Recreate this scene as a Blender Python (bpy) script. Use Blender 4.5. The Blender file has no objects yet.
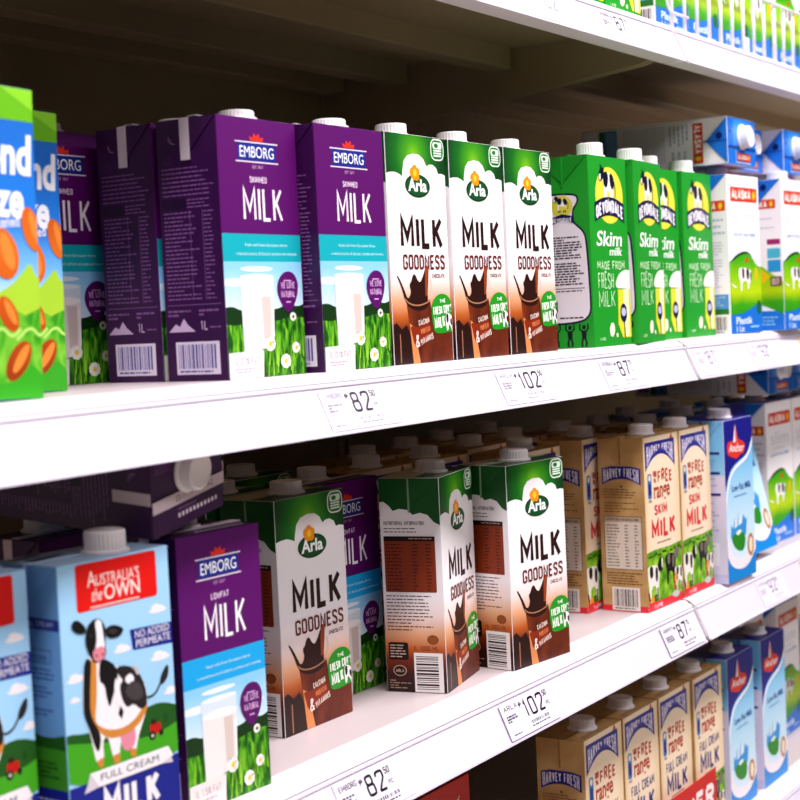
import bpy, bmesh, math, random
from mathutils import Vector, Matrix, geometry
R = math.radians
SC = bpy.context.scene
COL = SC.collection

# ------------------------------------------------------------------ materials
def lin(h):
    h = h.lstrip('#')
    c = [int(h[i:i+2], 16)/255 for i in (0, 2, 4)]
    return tuple((x/12.92 if x <= .04045 else ((x+.055)/1.055)**2.4)**1.3 for x in c) + (1.0,)

MATS = {}
def mat(name, hexc, rough=.42, spec=.35):
    if name in MATS: return MATS[name]
    m = bpy.data.materials.new(name); m.use_nodes = True
    b = m.node_tree.nodes['Principled BSDF']
    b.inputs['Base Color'].default_value = lin(hexc)
    b.inputs['Roughness'].default_value = rough
    b.inputs['Specular IOR Level'].default_value = spec
    MATS[name] = m
    return m

def ink(hexc):
    return mat('ink_'+hexc.lstrip('#'), hexc)

def ramp_mat(name, stops, lo, hi, axis='Z', noise=0., nscale=60., rough=.42, radial=None):
    """print gradient: position on the face (object coordinates, mm) through a colour ramp"""
    m = bpy.data.materials.new(name); m.use_nodes = True
    nt = m.node_tree; N = nt.nodes; L = nt.links
    b = N['Principled BSDF']; b.inputs['Roughness'].default_value = rough
    b.inputs['Specular IOR Level'].default_value = .35
    tc = N.new('ShaderNodeTexCoord')
    if radial:
        mp = N.new('ShaderNodeVectorMath'); mp.operation = 'SUBTRACT'; mp.inputs[1].default_value = [c*.001 for c in radial]
        L.new(tc.outputs['Object'], mp.inputs[0])
        ln = N.new('ShaderNodeVectorMath'); ln.operation = 'LENGTH'; L.new(mp.outputs[0], ln.inputs[0])
        val = ln.outputs['Value']
    else:
        sx = N.new('ShaderNodeSeparateXYZ'); L.new(tc.outputs['Object'], sx.inputs[0]); val = sx.outputs[axis]
    if noise:
        nz = N.new('ShaderNodeTexNoise'); nz.inputs['Scale'].default_value = nscale; nz.inputs['Detail'].default_value = 4
        L.new(tc.outputs['Object'], nz.inputs['Vector'])
        ad = N.new('ShaderNodeMath'); ad.operation = 'MULTIPLY_ADD'; ad.inputs[1].default_value = noise*.001
        L.new(nz.outputs['Fac'], ad.inputs[0]); L.new(val, ad.inputs[2]); val = ad.outputs[0]
    mr = N.new('ShaderNodeMapRange'); mr.inputs['From Min'].default_value = lo*.001; mr.inputs['From Max'].default_value = hi*.001
    L.new(val, mr.inputs['Value'])
    cr = N.new('ShaderNodeValToRGB'); L.new(mr.outputs[0], cr.inputs['Fac'])
    set_ramp(cr, [((s-lo)/(hi-lo), c) for s, c in stops])
    L.new(cr.outputs['Color'], b.inputs['Base Color'])
    MATS[name] = m
    return m

def set_ramp(cr, st):
    e = cr.color_ramp.elements
    e[0].position, e[0].color = st[0][0], lin(st[0][1])
    e[1].position, e[1].color = st[-1][0], lin(st[-1][1])
    for p_, c in st[1:-1]:
        x = e.new(p_); x.color = lin(c)

def noise_mat(name, stops, scale=(1, 1, 1), nscale=100., detail=3., rough=.45, distort=0.):
    m = bpy.data.materials.new(name); m.use_nodes = True
    nt = m.node_tree; N = nt.nodes; L = nt.links
    b = N['Principled BSDF']; b.inputs['Roughness'].default_value = rough
    b.inputs['Specular IOR Level'].default_value = .35
    tc = N.new('ShaderNodeTexCoord'); mp = N.new('ShaderNodeMapping'); mp.inputs['Scale'].default_value = scale
    L.new(tc.outputs['Object'], mp.inputs['Vector'])
    nz = N.new('ShaderNodeTexNoise'); nz.inputs['Scale'].default_value = nscale; nz.inputs['Detail'].default_value = detail
    nz.inputs['Distortion'].default_value = distort
    L.new(mp.outputs[0], nz.inputs['Vector'])
    cr = N.new('ShaderNodeValToRGB'); L.new(nz.outputs['Fac'], cr.inputs['Fac']); set_ramp(cr, stops)
    L.new(cr.outputs['Color'], b.inputs['Base Color'])
    MATS[name] = m
    return m

# ------------------------------------------------------------------ stroke lettering
# strokes per letter in a unit cell; '~' smooths corners, 'o' closes
G = {
'A': '0,0 .5,1 1,0|.2,.34 .8,.34', 'B': '0,0 0,1|~0,1 .95,1 .95,.54 0,.54|~0,.54 1.05,.54 1.05,0 0,0',
'C': '~1,.78 .95,1 .05,1 0,.85 0,.15 .05,0 .95,0 1,.22', 'D': '0,0 0,1|~0,1 .6,1 1,.9 1,.1 .6,0 0,0',
'E': '1,1 0,1 0,0 1,0|0,.52 .85,.52', 'F': '1,1 0,1 0,0|0,.52 .85,.52',
'G': '~1,.78 .95,1 .05,1 0,.85 0,.15 .05,0 .95,0 1,.2 1,.45|1,.45 .55,.45', 'H': '0,0 0,1|1,0 1,1|0,.52 1,.52',
'I': '.5,0 .5,1', 'J': '~1,1 1,.15 .9,0 .1,0 0,.2', 'K': '0,0 0,1|1,1 .08,.46|.3,.58 1,0', 'L': '0,1 0,0 1,0',
'M': '0,0 0,1 .5,.3 1,1 1,0', 'N': '0,0 0,1 1,0 1,1', 'O': 'o~0,.12 0,.88 .12,1 .88,1 1,.88 1,.12 .88,0 .12,0',
'P': '0,0 0,1|~0,1 1.02,1 1.02,.46 0,.46', 'Q': 'o~0,.12 0,.88 .12,1 .88,1 1,.88 1,.12 .88,0 .12,0|.6,.25 1,0',
'R': '0,0 0,1|~0,1 1.02,1 1.02,.5 0,.5|.5,.5 1,0', 'S': '~1,.8 .92,1 .08,1 0,.82 0,.62 1,.42 1,.16 .92,0 .08,0 0,.2',
'T': '0,1 1,1|.5,1 .5,0', 'U': '~0,1 0,.12 .15,0 .85,0 1,.12 1,1', 'V': '0,1 .5,0 1,1', 'W': '0,1 .25,0 .5,.75 .75,0 1,1',
'X': '0,0 1,1|0,1 1,0', 'Y': '0,1 .5,.48 1,1|.5,.48 .5,0', 'Z': '0,1 1,1 0,0 1,0',
'0': 'o~0,.12 0,.88 .12,1 .88,1 1,.88 1,.12 .88,0 .12,0', '1': '.2,.78 .6,1 .6,0', '2': '~0,.78 .05,1 .95,1 1,.85 1,.62 .5,.35 0,0|0,0 1,0',
'5': '1,1 .08,1 .04,.56|~.04,.56 .9,.62 1,.5 1,.1 .9,0 .1,0 0,.2', '7': '0,1 1,1 .35,0',
'8': 'o~.08,.54 .05,.9 .15,1 .85,1 .95,.9 .92,.54|o~0,.1 .0,.45 .1,.54 .9,.54 1,.45 1,.1 .85,0 .15,0',
'9': '~1,.5 .9,.42 .1,.42 0,.55 0,.9 .1,1 .9,1 1,.9 1,.15 .9,0 .1,0', '6': '~0,.5 .1,.58 .9,.58 1,.45 1,.1 .9,0 .1,0 0,.1 0,.85 .1,1 .9,1',
'3': '~0,.85 .1,1 .9,1 1,.85 1,.66 .9,.54 .3,.54|~.3,.54 .9,.54 1,.4 1,.12 .9,0 .1,0 0,.15', '4': '.75,0 .75,1 0,.3 1,.3',
"'": '.5,1 .4,.78', '&': '~1,0 .2,.72 .25,1 .65,1 .7,.8 .05,.35 .1,0 .6,0 .95,.4', '.': '.4,0 .4,.06', '-': '.1,.5 .9,.5', '%': '0,0 1,1|o.0,.8 .2,1 .4,.8 .2,.6|o.6,.2 .8,.4 1,.2 .8,0',
}
WID = {'I': .02, '1': .5, "'": .2, '.': .1, 'M': 1.4, 'W': 1.45, 'L': .82, 'E': .9, 'F': .9, ' ': .35, '-': .6}

def chaikin(p, closed, n=2, k=.25):
    for _ in range(n):
        q = []
        m = len(p)
        rng = range(m if closed else m-1)
        if not closed: q.append(p[0])
        for i in rng:
            a, b = p[i], p[(i+1) % m]
            q.append((a[0]*(1-k)+b[0]*k, a[1]*(1-k)+b[1]*k)); q.append((a[0]*k+b[0]*(1-k), a[1]*k+b[1]*(1-k)))
        if not closed: q.append(p[-1])
        p = q
    return p

def smooth(pts, n=2, closed=True):
    return chaikin(list(pts), closed, n)

def thick(pts, w, closed=False):
    """polyline -> quads of constant width"""
    p = []
    for q in pts:
        if not p or abs(q[0]-p[-1][0])+abs(q[1]-p[-1][1]) > 1e-6: p.append(q)
    if closed and len(p) > 2 and abs(p[0][0]-p[-1][0])+abs(p[0][1]-p[-1][1]) < 1e-6: p.pop()
    n = len(p)
    if n < 2: return []
    h = w/2; Lf, Rt = [], []
    for i in range(n):
        if closed or 0 < i < n-1:
            a, b, c = Vector(p[i-1]), Vector(p[i]), Vector(p[(i+1) % n])
            d1 = (b-a).normalized(); d2 = (c-b).normalized()
            nn = Vector((-d1.y-d2.y, d1.x+d2.x))
            if nn.length < 1e-4: nn = Vector((-d1.y, d1.x))
            nn.normalize()
            k = nn.dot(Vector((-d1.y, d1.x))); k = 1/max(k, .45)
            o = nn*h*k
        else:
            a, b = (Vector(p[0]), Vector(p[1])) if i == 0 else (Vector(p[-2]), Vector(p[-1]))
            d = (b-a).normalized(); o = Vector((-d.y, d.x))*h
        Lf.append((p[i][0]+o.x, p[i][1]+o.y)); Rt.append((p[i][0]-o.x, p[i][1]-o.y))
    out = []
    for i in range(n if closed else n-1):
        j = (i+1) % n
        out.append([Rt[i], Rt[j], Lf[j], Lf[i]])
    return out

_bf = {}
def bfont(s, bold=0.):
    """outline lettering from Blender's built-in font -> triangles, bounding box"""
    key = (s, bold)
    if key in _bf: return _bf[key]
    cu = bpy.data.curves.new('lettering', 'FONT'); cu.body = s; cu.size = 1; cu.offset = bold; cu.resolution_u = 3; cu.fill_mode = 'FRONT'
    ob = bpy.data.objects.new('lettering', cu); COL.objects.link(ob)
    bpy.context.view_layer.update()
    ev = ob.evaluated_get(bpy.context.evaluated_depsgraph_get()); me = ev.to_mesh()
    me.calc_loop_triangles()
    V = [(v.co.x, v.co.y) for v in me.vertices]
    T = [[V[i] for i in t.vertices] for t in me.loop_triangles]
    ev.to_mesh_clear(); bpy.data.objects.remove(ob); bpy.data.curves.remove(cu)
    xs = [q[0] for t in T for q in t]; ys = [q[1] for t in T for q in t]
    _bf[key] = (T, min(xs), max(xs), min(ys), max(ys))
    return _bf[key]

class Art:
    """printing on one flat face, in millimetres from its lower left corner"""
    def __init__(s, w, h, rw=None, rh=None):
        s.w, s.h = w, h; s.kx = w/(rw or w); s.ky = h/(rh or h); s.items = []
    def add(s, polys, m, ly):
        s.items.append((ly, m if not isinstance(m, str) else ink(m), polys))
    def poly(s, pts, m, ly=1):
        if len(pts) <= 4 and False: return s.add([pts], m, ly)
        vs = [Vector((x, y, 0)) for x, y in pts]
        s.add([[pts[i] for i in t] for t in geometry.tessellate_polygon([vs])], m, ly)
    def blob(s, pts, m, ly=1, n=2): s.poly(smooth(pts, n), m, ly)
    def rect(s, x0, y0, x1, y1, m, ly=1): s.add([[(x0, y0), (x1, y0), (x1, y1), (x0, y1)]], m, ly)
    def full(s, m, ly=0): s.rect(-5, -5, s.w/s.kx+5, s.h/s.ky+5, m, ly)
    def rrect(s, x0, y0, x1, y1, r, m, ly=1, rot=0):
        P = []
        for cx, cy, a0 in ((x1-r, y1-r, 0), (x0+r, y1-r, 90), (x0+r, y0+r, 180), (x1-r, y0+r, 270)):
            for k in range(5):
                a = R(a0+k*22.5); P.append((cx+r*math.cos(a), cy+r*math.sin(a)))
        s.poly(s.rot(P, (x0+x1)/2, (y0+y1)/2, rot), m, ly)
    def rot(s, P, cx, cy, deg):
        if not deg: return P
        c, n = math.cos(R(deg)), math.sin(R(deg))
        return [(cx+(x-cx)*c-(y-cy)*n, cy+(x-cx)*n+(y-cy)*c) for x, y in P]
    def ell(s, cx, cy, rx, ry, m, ly=1, rot=0, n=28, a0=0, a1=360):
        P = [(cx+rx*math.cos(R(a0+(a1-a0)*k/n)), cy+ry*math.sin(R(a0+(a1-a0)*k/n))) for k in range(n if a1-a0 == 360 else n+1)]
        s.poly(s.rot(P, cx, cy, rot), m, ly)
    def line(s, pts, w, m, ly=1, closed=False, sm=0):
        if sm: pts = chaikin(list(pts), closed, sm)
        s.add(thick(pts, w, closed), m, ly)
    def t(s, txt, x, y, w, h, th, m, ly=3, gap=.28, warp=None, rot=0, shear=0, jit=0):
        """condensed stroke lettering filling the box x..x+w, y..y+h"""
        ws = [WID.get(c, 1.) for c in txt]
        n = len(txt); th = min(th, .6*w/n); U = (w-n*th)/(sum(ws)+gap*(n-1)); px = 0.; Q = []
        rnd = random.Random(len(txt)*7+int(x))
        for c, cw in zip(txt, ws):
            g = G.get(c)
            jy = rnd.uniform(-jit, jit); js = 1+rnd.uniform(-jit, jit)*.15
            if g:
                for st in g.split('|'):
                    cl = st.startswith('o'); st = st.lstrip('o'); sm = st.startswith('~'); st = st.lstrip('~')
                    P = [tuple(map(float, q.split(','))) for q in st.split()]
                    if sm: P = chaikin(P, cl, 2)
                    elif warp:
                        Q2 = []
                        for a, b in zip(P, P[1:]):
                            for k in range(3): Q2.append((a[0]+(b[0]-a[0])*k/3, a[1]+(b[1]-a[1])*k/3))
                        P = Q2+[P[-1]]
                    if warp: P = [warp((px+a*cw*U)/(w-th), b) for a, b in P]
                    else: P = [(x+th/2+px+a*cw*U+shear*b*h, y+th/2+b*(h-th)*js+jy) for a, b in P]
                    P = s.rot(P, x+w/2, y+h/2, rot)
                    Q += thick(P, th, cl)
            px += (cw+gap)*U+th
        s.add(Q, m, ly)
    def bt(s, txt, x, y, w, h, m, ly=3, bold=0., rot=0, shear=0, arc=0):
        T, a0, a1, b0, b1 = bfont(txt, bold); Q = []
        for t in T:
            P = []
            for a, b in t:
                fx, fy = (a-a0)/(a1-a0), (b-b0)/(b1-b0)
                P.append((x+fx*w+shear*fy*h, y+fy*h+arc*(1-(2*fx-1)**2)))
            Q.append(s.rot(P, x+w/2, y+h/2, rot))
        s.add(Q, m, ly)
    def lines(s, x0, y0, x1, y1, n, m, th=None, ly=2, seed=1, fill=.92):
        """rows of print too small to read"""
        rnd = random.Random(seed); dy = (y1-y0)/n; th = th or dy*.5; Q = []
        for i in range(n):
            y = y1-(i+.5)*dy; x = x0; xe = x0+(x1-x0)*(rnd.uniform(.75, 1) if rnd.random() < .8 else rnd.uniform(.3, .7))*fill/.92
            xe = min(xe, x1)
            while x < xe-1:
                l = min(rnd.uniform(2, 7), xe-x); Q.append([(x, y-th/2), (x+l, y-th/2), (x+l, y+th/2), (x, y+th/2)]); x += l+1.0
        s.add(Q, m, ly)
    def barcode(s, x0, y0, x1, y1, m='#20202c', bg='#f4eef2', ly=2, vert=True, seed=3):
        s.rect(x0, y0, x1, y1, bg, ly); rnd = random.Random(seed); Q = []
        a, b = (x0+2.5, x1-2.5) if vert else (y0+2.5, y1-2.5)
        p = a
        while p < b-.6:
            w = min(rnd.choice((.6, .6, 1.1, 1.7)), b-p)
            Q.append([(p, y0+4.5), (p+w, y0+4.5), (p+w, y1-2), (p, y1-2)] if vert else [(x0+2, p), (x1-4.5, p), (x1-4.5, p+w), (x0+2, p+w)])
            p += w+rnd.choice((.6, .9, 1.3))
        s.add(Q, m, ly+1)
        if vert: s.lines(x0+3, y0+1, x1-3, y0+3.6, 1, m, ly=ly+1, seed=seed)
    # geometry -----------------------------------------------------------
    def tris(s):
        lo, hx, hy = .35, s.w-.35, s.h-.35
        for ly, m, polys in s.items:
            for P in polys:
                P = [(x*s.kx, y*s.ky) for x, y in P]
                for ax, lim, sg in ((0, lo, 1), (0, hx, -1), (1, lo, 1), (1, hy, -1)):
                    if all((q[ax]-lim)*sg >= 0 for q in P): continue
                    o = []
                    for i in range(len(P)):
                        a, b = P[i-1], P[i]; da, db = (a[ax]-lim)*sg, (b[ax]-lim)*sg
                        if (da >= 0) != (db >= 0):
                            k = da/(da-db); o.append((a[0]+(b[0]-a[0])*k, a[1]+(b[1]-a[1])*k))
                        if db >= 0: o.append(b)
                    P = o
                    if len(P) < 3: break
                if len(P) >= 3: yield ly, m, P

# ------------------------------------------------------------------ mesh helpers
def obj(name, bm, mats, parent=None, smooth_faces=False):
    me = bpy.data.meshes.new(name); bm.to_mesh(me); bm.free()
    for m in (mats if isinstance(mats, (list, tuple)) else [mats]): me.materials.append(m)
    if smooth_faces:
        for f in me.polygons: f.use_smooth = True
    o = bpy.data.objects.new(name, me); COL.objects.link(o)
    if parent: o.parent = parent
    return o

def box(bm, x0, y0, z0, x1, y1, z1, mi=0, bev=0, seg=2):
    vs = [bm.verts.new(c) for c in ((x0, y0, z0), (x1, y0, z0), (x1, y1, z0), (x0, y1, z0), (x0, y0, z1), (x1, y0, z1), (x1, y1, z1), (x0, y1, z1))]
    fs = [bm.faces.new([vs[i] for i in q]) for q in ((0, 3, 2, 1), (4, 5, 6, 7), (0, 1, 5, 4), (1, 2, 6, 5), (2, 3, 7, 6), (3, 0, 4, 7))]
    for f in fs: f.material_index = mi
    if bev:
        r = bmesh.ops.bevel(bm, geom=list({e for f in fs for e in f.edges}), offset=bev, segments=seg, affect='EDGES', profile=.6)
        for f in r['faces']: f.material_index = mi

def prism(bm, prof, x0, x1, mi=0):
    """profile of (y, z) points extruded along x"""
    a = [bm.verts.new((x0, y, z)) for y, z in prof]; b = [bm.verts.new((x1, y, z)) for y, z in prof]
    n = len(prof)
    for i in range(n):
        f = bm.faces.new((a[i], a[(i+1) % n], b[(i+1) % n], b[i])); f.material_index = mi
    for q in (a[::-1], b):
        f = bm.faces.new(q); f.material_index = mi
    bmesh.ops.recalc_face_normals(bm, faces=bm.faces[:])

def lathe(bm, prof, seg=40, rib=None, cx=0, cy=0, mi=0):
    """prof: (radius, z, ribbed)"""
    rings = []
    for r, z, rb in prof:
        ring = []
        for k in range(seg):
            rr = r*(.965 if (rb and k % 2) else 1.); a = 2*math.pi*k/seg
            ring.append(bm.verts.new((cx+rr*math.cos(a), cy+rr*math.sin(a), z)))
        rings.append(ring)
    for a, b in zip(rings, rings[1:]):
        for k in range(seg):
            f = bm.faces.new((a[k], a[(k+1) % seg], b[(k+1) % seg], b[k])); f.material_index = mi
    f = bm.faces.new(rings[-1]); f.material_index = mi
    f = bm.faces.new(rings[0][::-1]); f.material_index = mi

def tube(bm, pts, r, seg=10, mi=0):
    pts = [Vector(p) for p in pts]; rings = []
    for i, p in enumerate(pts):
        d = (pts[min(i+1, len(pts)-1)]-pts[max(i-1, 0)]).normalized()
        u = d.orthogonal().normalized() if i == 0 else (pu - d*pu.dot(d)).normalized()
        pu = u; v = d.cross(u)
        rings.append([bm.verts.new(p+u*r*math.cos(2*math.pi*k/seg)+v*r*math.sin(2*math.pi*k/seg)) for k in range(seg)])
    for a, b in zip(rings, rings[1:]):
        for k in range(seg):
            bm.faces.new((a[k], a[(k+1) % seg], b[(k+1) % seg], b[k])).material_index = mi
    bm.faces.new(rings[0][::-1]); bm.faces.new(rings[-1])

def face_xf(face, W, D, H):
    """(u, v, off) in mm on a face -> local metres; origin at the middle of the base"""
    w, d = W/2, D/2
    return {'F': lambda u, v, o: (-w+u*.001, -d-o, v*.001), 'B': lambda u, v, o: (w-u*.001, d+o, v*.001),
            'L': lambda u, v, o: (-w-o, d-u*.001, v*.001), 'R': lambda u, v, o: (w+o, -d+u*.001, v*.001),
            'T': lambda u, v, o: (-w+u*.001, -d+v*.001, H+o)}[face]

def printed(bm, mats, art, xf, base=.00008, step=.00007):
    for k, (ly, m, P) in enumerate(art.tris()):
        if m not in mats: mats.append(m)
        vs = [bm.verts.new(xf(x, y, base+step*ly+(k % 11)*3e-6)) for x, y in P]
        try:
            f = bm.faces.new(vs)
        except ValueError:
            continue
        f.material_index = mats.index(m)

def thing(name, label, cat, loc=(0, 0, 0), rot=(0, 0, 0), group=None):
    o = bpy.data.objects.new(name, None); COL.objects.link(o)
    o.empty_display_size = .02
    o.location = loc; o.rotation_euler = rot
    o['label'] = label; o['category'] = cat
    if group: o['group'] = group
    return o

def tag(o, label, cat, group=None):
    o['label'] = label; o['category'] = cat
    if group: o['group'] = group
    return o

KIDS = {}
def kids(o): return [c for c in COL.objects if c.parent == o]
def dup(root, loc, rot, label, group=None):
    r = root.copy(); COL.objects.link(r); r.location = loc; r.rotation_euler = rot; r['label'] = label
    if group: r['group'] = group
    elif 'group' in r: del r['group']
    for ch in KIDS.setdefault(root.name, kids(root)):
        c = ch.copy(); COL.objects.link(c); c.parent = r
        for g in KIDS.setdefault(ch.name, kids(ch)):
            d = g.copy(); COL.objects.link(d); d.parent = c
    return r

WHITE_CAP = mat('cap_white_plastic', '#f1ecee', .38, .5)

class Kind:
    """one printed carton design; the first call of put() uses the original, later ones copy it"""
    def __init__(s, name, W, D, H, base, arts, ear, seam, seam_w=.003, cap=True, cap_h=.0095, off=-.004, offx=0.):
        s.W, s.D, s.H, s.first = W, D, H, True
        root = s.root = thing(name, '', 'carton')
        bm = bmesh.new(); mats = [base]
        box(bm, -W/2, -D/2, 0, W/2, D/2, H, 0, .0006, 2)
        for f, a in arts.items(): printed(bm, mats, a, face_xf(f, W, D, H))
        obj('body', bm, mats, root)
        for sx in (-1, 1):       # folded ears on the two narrow sides
            bm = bmesh.new(); t0, t1 = .0007, .0014
            e = D/2-.0006; dep = D/2-.001
            lowz = H-dep
            pr = [(-e, H-.0004), (e, H-.0004), (0, lowz)]
            a = [bm.verts.new((sx*(W/2+t0), y, z)) for y, z in pr]; b = [bm.verts.new((sx*(W/2+t1), y, z)) for y, z in pr]
            for q in ((a[0], a[1], a[2]), (b[2], b[1], b[0]), (a[0], b[0], b[1], a[1]), (a[1], b[1], b[2], a[2]), (a[2], b[2], b[0], a[0])): bm.faces.new(q)
            bmesh.ops.recalc_face_normals(bm, faces=bm.faces[:])
            obj('ear_flap', bm, ear, root)
        bm = bmesh.new(); q = seam_w/2       # the sealed seam over the top and down both ears
        fy = -D*.12
        box(bm, -W/2-.0004, fy-q, H+.0007, W/2+.0004, fy+q, H+.0013)
        for sx in (-1, 1):
            xa, xb = sorted((sx*(W/2+.0014), sx*(W/2+.0021)))
            box(bm, xa, -q, H-min(.033, D/2+.002), xb, q, H+.0002)
        obj('seam_strip', bm, seam, root)
        if cap:
            bm = bmesh.new(); lathe(bm, [(.0162, H+.0003, 0), (.0162, H+.0018, 0), (.0148, H+.0026, 0)], 36, cx=offx, cy=off)
            col = obj('cap_collar', bm, WHITE_CAP, root)
            bm = bmesh.new(); z = H+.0026; s.top = z+cap_h
            lathe(bm, [(.0138, z, 1), (.0138, z+cap_h-.0014, 1), (.0132, z+cap_h-.0004, 0), (.0122, z+cap_h, 0), (.0116, z+cap_h-.0006, 0)], 60, cx=offx, cy=off)
            obj('screw_cap', bm, WHITE_CAP, root)
    def put(s, x, y, rot, z, label, group=None):
        """x, y: the front left bottom corner as seen from the aisle"""
        a = R(rot); ca, sa = math.cos(a), math.sin(a); hx, hy = s.W/2, s.D/2
        return s.at((x+ca*hx-sa*hy, y+sa*hx+ca*hy, z), (0, 0, a), label, group)
    def put_lean(s, x, y, rot, lean, z, label, group=None):
        M = Matrix.Rotation(R(rot), 3, 'Z') @ Matrix.Rotation(R(lean), 3, 'Y')
        return s.at(Vector((x, y, z)) - M @ Vector((-s.W/2, -s.D/2, 0)), (0, R(lean), R(rot)), label, group)
    def at(s, loc, rot, label, group=None):
        if s.first:
            s.first = False; o = s.root; o.location = loc; o.rotation_euler = rot; o['label'] = label
            if group: o['group'] = group
            return o
        return dup(s.root, loc, rot, label, group)
# ------------------------------------------------------------------ the printed cartons
GRASS = noise_mat('print_meadow_grass', [(.30, '#10400c'), (.45, '#2f7a14'), (.56, '#5fae1e'), (.72, '#a6d84a')], (1, 1, .28), 260, 3, distort=.6)
SKY = ramp_mat('print_pale_sky', [(40, '#e6f2fb'), (62, '#d6ebfa'), (76, '#bfe2f8'), (90, '#9fd6f6')], 40, 90, noise=14, nscale=30)
PURPLE = '#70127a'; PURPLE_SHADED = '#4c0d5a'  # darker purple: shade of the narrow sides put into the colour; tops share it
def cartons_purple(W, low):
    pur = mat('print_deep_purple', PURPLE)
    a = Art(W*1000, 195, 98, 195); a.full(pur)
    # crest with crown
    a.rect(24, 163.6, 71, 176, '#1f3f9e', 1); a.rect(21, 176.5, 74, 177.4, '#e9e4f0', 1); a.rect(21, 161.9, 74, 162.8, '#e9e4f0', 1)
    a.bt('EMBORG', 26.5, 165.6, 42, 8.4, '#ffffff', 2)
    a.poly([(40, 178), (38.5, 181.5), (43.5, 180.6), (44, 184.2), (47.5, 182), (51, 184.2), (51.5, 180.6), (56.5, 181.5), (55, 178)], '#e04a35', 2)
    a.t('EST 1947', 41, 157.4, 13, 2.4, .4, '#cfa9d2', 2)
    a.t('LOWFAT' if low else 'SKIMMED', 37, 146.8, 21, 4.6, .75, '#f1dcf2', 2, gap=.22)
    a.t('MILK', 27.5, 118, 49, 25.5, 2.6, '#fbf6fb', 2, gap=.3)
    band = '#2bb5ea' if low else '#1fb9c4'
    a.rect(-1, 87.5, 100, 108.2, band, 1)
    a.bt('fresh milk from European farms', 27, 98.3, 53, 3.0, '#d8f6f8', 2); a.bt('a natural source of calcium, protein and vitamins', 16, 91.6, 76, 3.2, '#d8f6f8', 2)
    a.rect(-1, -1, 100, 88, SKY, .5)
    for x, y, rx, ry in ((12, 72, 16, 3), (80, 66, 14, 3), (40, 82, 20, 2)): a.ell(x, y, rx, ry, '#eef6fc', 1)
    a.blob([(-4, 30), (-4, 53), (8, 54.5), (18, 51), (30, 50), (48, 52), (64, 51), (78, 56), (90, 52), (104, 57), (104, 30)], '#1d4a1c', 2)
    a.poly([(-2, -2), (-2, 41), (12, 40), (35, 43), (60, 42), (82, 45), (100, 44), (100, -2)], GRASS, 3)
    # glass of milk
    a.poly([(18.5, 76), (20, 18), (56.5, 26), (60.5, 76)], '#dfe9f2', 4)
    a.ell(39.5, 76, 21, 2.2, '#eef5fb', 5); a.poly([(19.5, 65), (20.5, 17), (57, 24), (60, 65)], '#f3ebea', 5); a.ell(39.8, 65, 20.3, 3.2, '#fbf8f6', 6)
    a.poly([(44, 61), (45, 28), (54, 30), (55, 61)], '#e0d2cc', 6)
    a.poly([(55.5, 58), (56, 30), (58, 30), (59, 58)], '#fbf6f4', 6)
    rnd = random.Random(5)
    for k in range(46):          # blades of grass
        x = rnd.uniform(42, 99); h = rnd.uniform(10, 30); b = rnd.uniform(-3, 16); l = rnd.uniform(-4, 4)
        a.poly([(x-.6, b), (x+.6, b), (x+l, b+h)], rnd.choice(('#7cc52c', '#3f8f1a', '#a9dc52', '#1d5c10')), 5)
    for x, y, r in ((71, 11, 6.4), (83, 45, 4), (85, 21, 5), (52, 25, 6.5)):
        for k in range(9): a.ell(x+r*.62*math.cos(k*.7), y+r*.55*math.sin(k*.7), r*.42, r*.34, '#f7f4ec', 6, n=10)
        a.ell(x, y, r*.34, r*.3, '#f0d24a' if y < 40 else '#3b2a10', 7, n=12)
    a.blob([(64, 62), (64.5, 72), (72, 79), (80, 80.5), (88, 78), (92.5, 69), (88, 57), (80, 48), (73, 50)], pur, 6)
    a.t('WE LOVE', 69, 67, 18, 5, .7, '#e3bfe6', 7, gap=.2); a.t('NATURAL', 69, 60, 18, 5, .7, '#e3bfe6', 7, gap=.2); a.rect(73, 72.6, 83, 73.4, '#e3bfe6', 7); a.rect(75, 56, 81, 57, '#e3bfe6', 7)
    a.poly([(1, -1), (1, 19.8), (43.5, 20.6), (42, -1)], '#efe7e4', 6)
    a.t('1L 1.5% FAT' if low else '1L 0.1% FAT', 7, 10.5, 30, 5.4, .6, '#b9a3b8', 7); a.lines(7, 4, 32, 8.5, 2, '#c4b2c2', ly=7)
    b = Art(58, 195); dk = mat('print_purple_shaded', PURPLE_SHADED); b.full(dk)
    pl = '#9a6ea6'
    b.lines(4, 137, 54, 160, 7, pl, th=.9, seed=2); b.rect(3, 128, 26, 136, '#360a45', 1); b.lines(27, 128, 54, 136, 3, pl, th=.9, seed=4)
    b.lines(4, 60, 38, 127, 22, pl, th=1, seed=7); b.lines(42, 60, 54, 127, 22, pl, th=1, seed=8, fill=.7)
    b.add(thick([(29, 60), (29, 127)], .4)+thick([(41, 60), (41, 127)], .4)+thick([(3, 57), (55, 57)], .5), pl, 2)
    b.ell(18, 181, 6, 4.6, '#b48fc0', 2); b.ell(18, 181, 5.2, 3.9, dk, 3); b.lines(14, 179, 22, 183, 2, '#b48fc0', th=.9, ly=4); b.ell(10, 165, 4, 2.8, '#6d3b7d', 2); b.ell(10, 165, 3.4, 2.3, dk, 3)
    b.poly([(3, 37), (10, 43), (14, 41), (18, 47), (22, 42), (29, 37)], '#d9c0dd', 2); b.lines(3, 48, 28, 54, 2, pl, seed=3); b.lines(33, 48, 53, 54, 2, pl, seed=5); b.t('1L', 34, 38, 7, 7, .9, '#d9c0dd', 2); b.lines(43, 39, 54, 41, 1, pl)
    b.barcode(9, 5, 51, 29.5, '#5d62a8', '#e9dcec')
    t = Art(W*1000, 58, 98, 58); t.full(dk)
    for k in range(11): t.rect(34+k*5.2, 7.5, 37+k*5.2, 10.6, '#f0dff0', 2)
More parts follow.
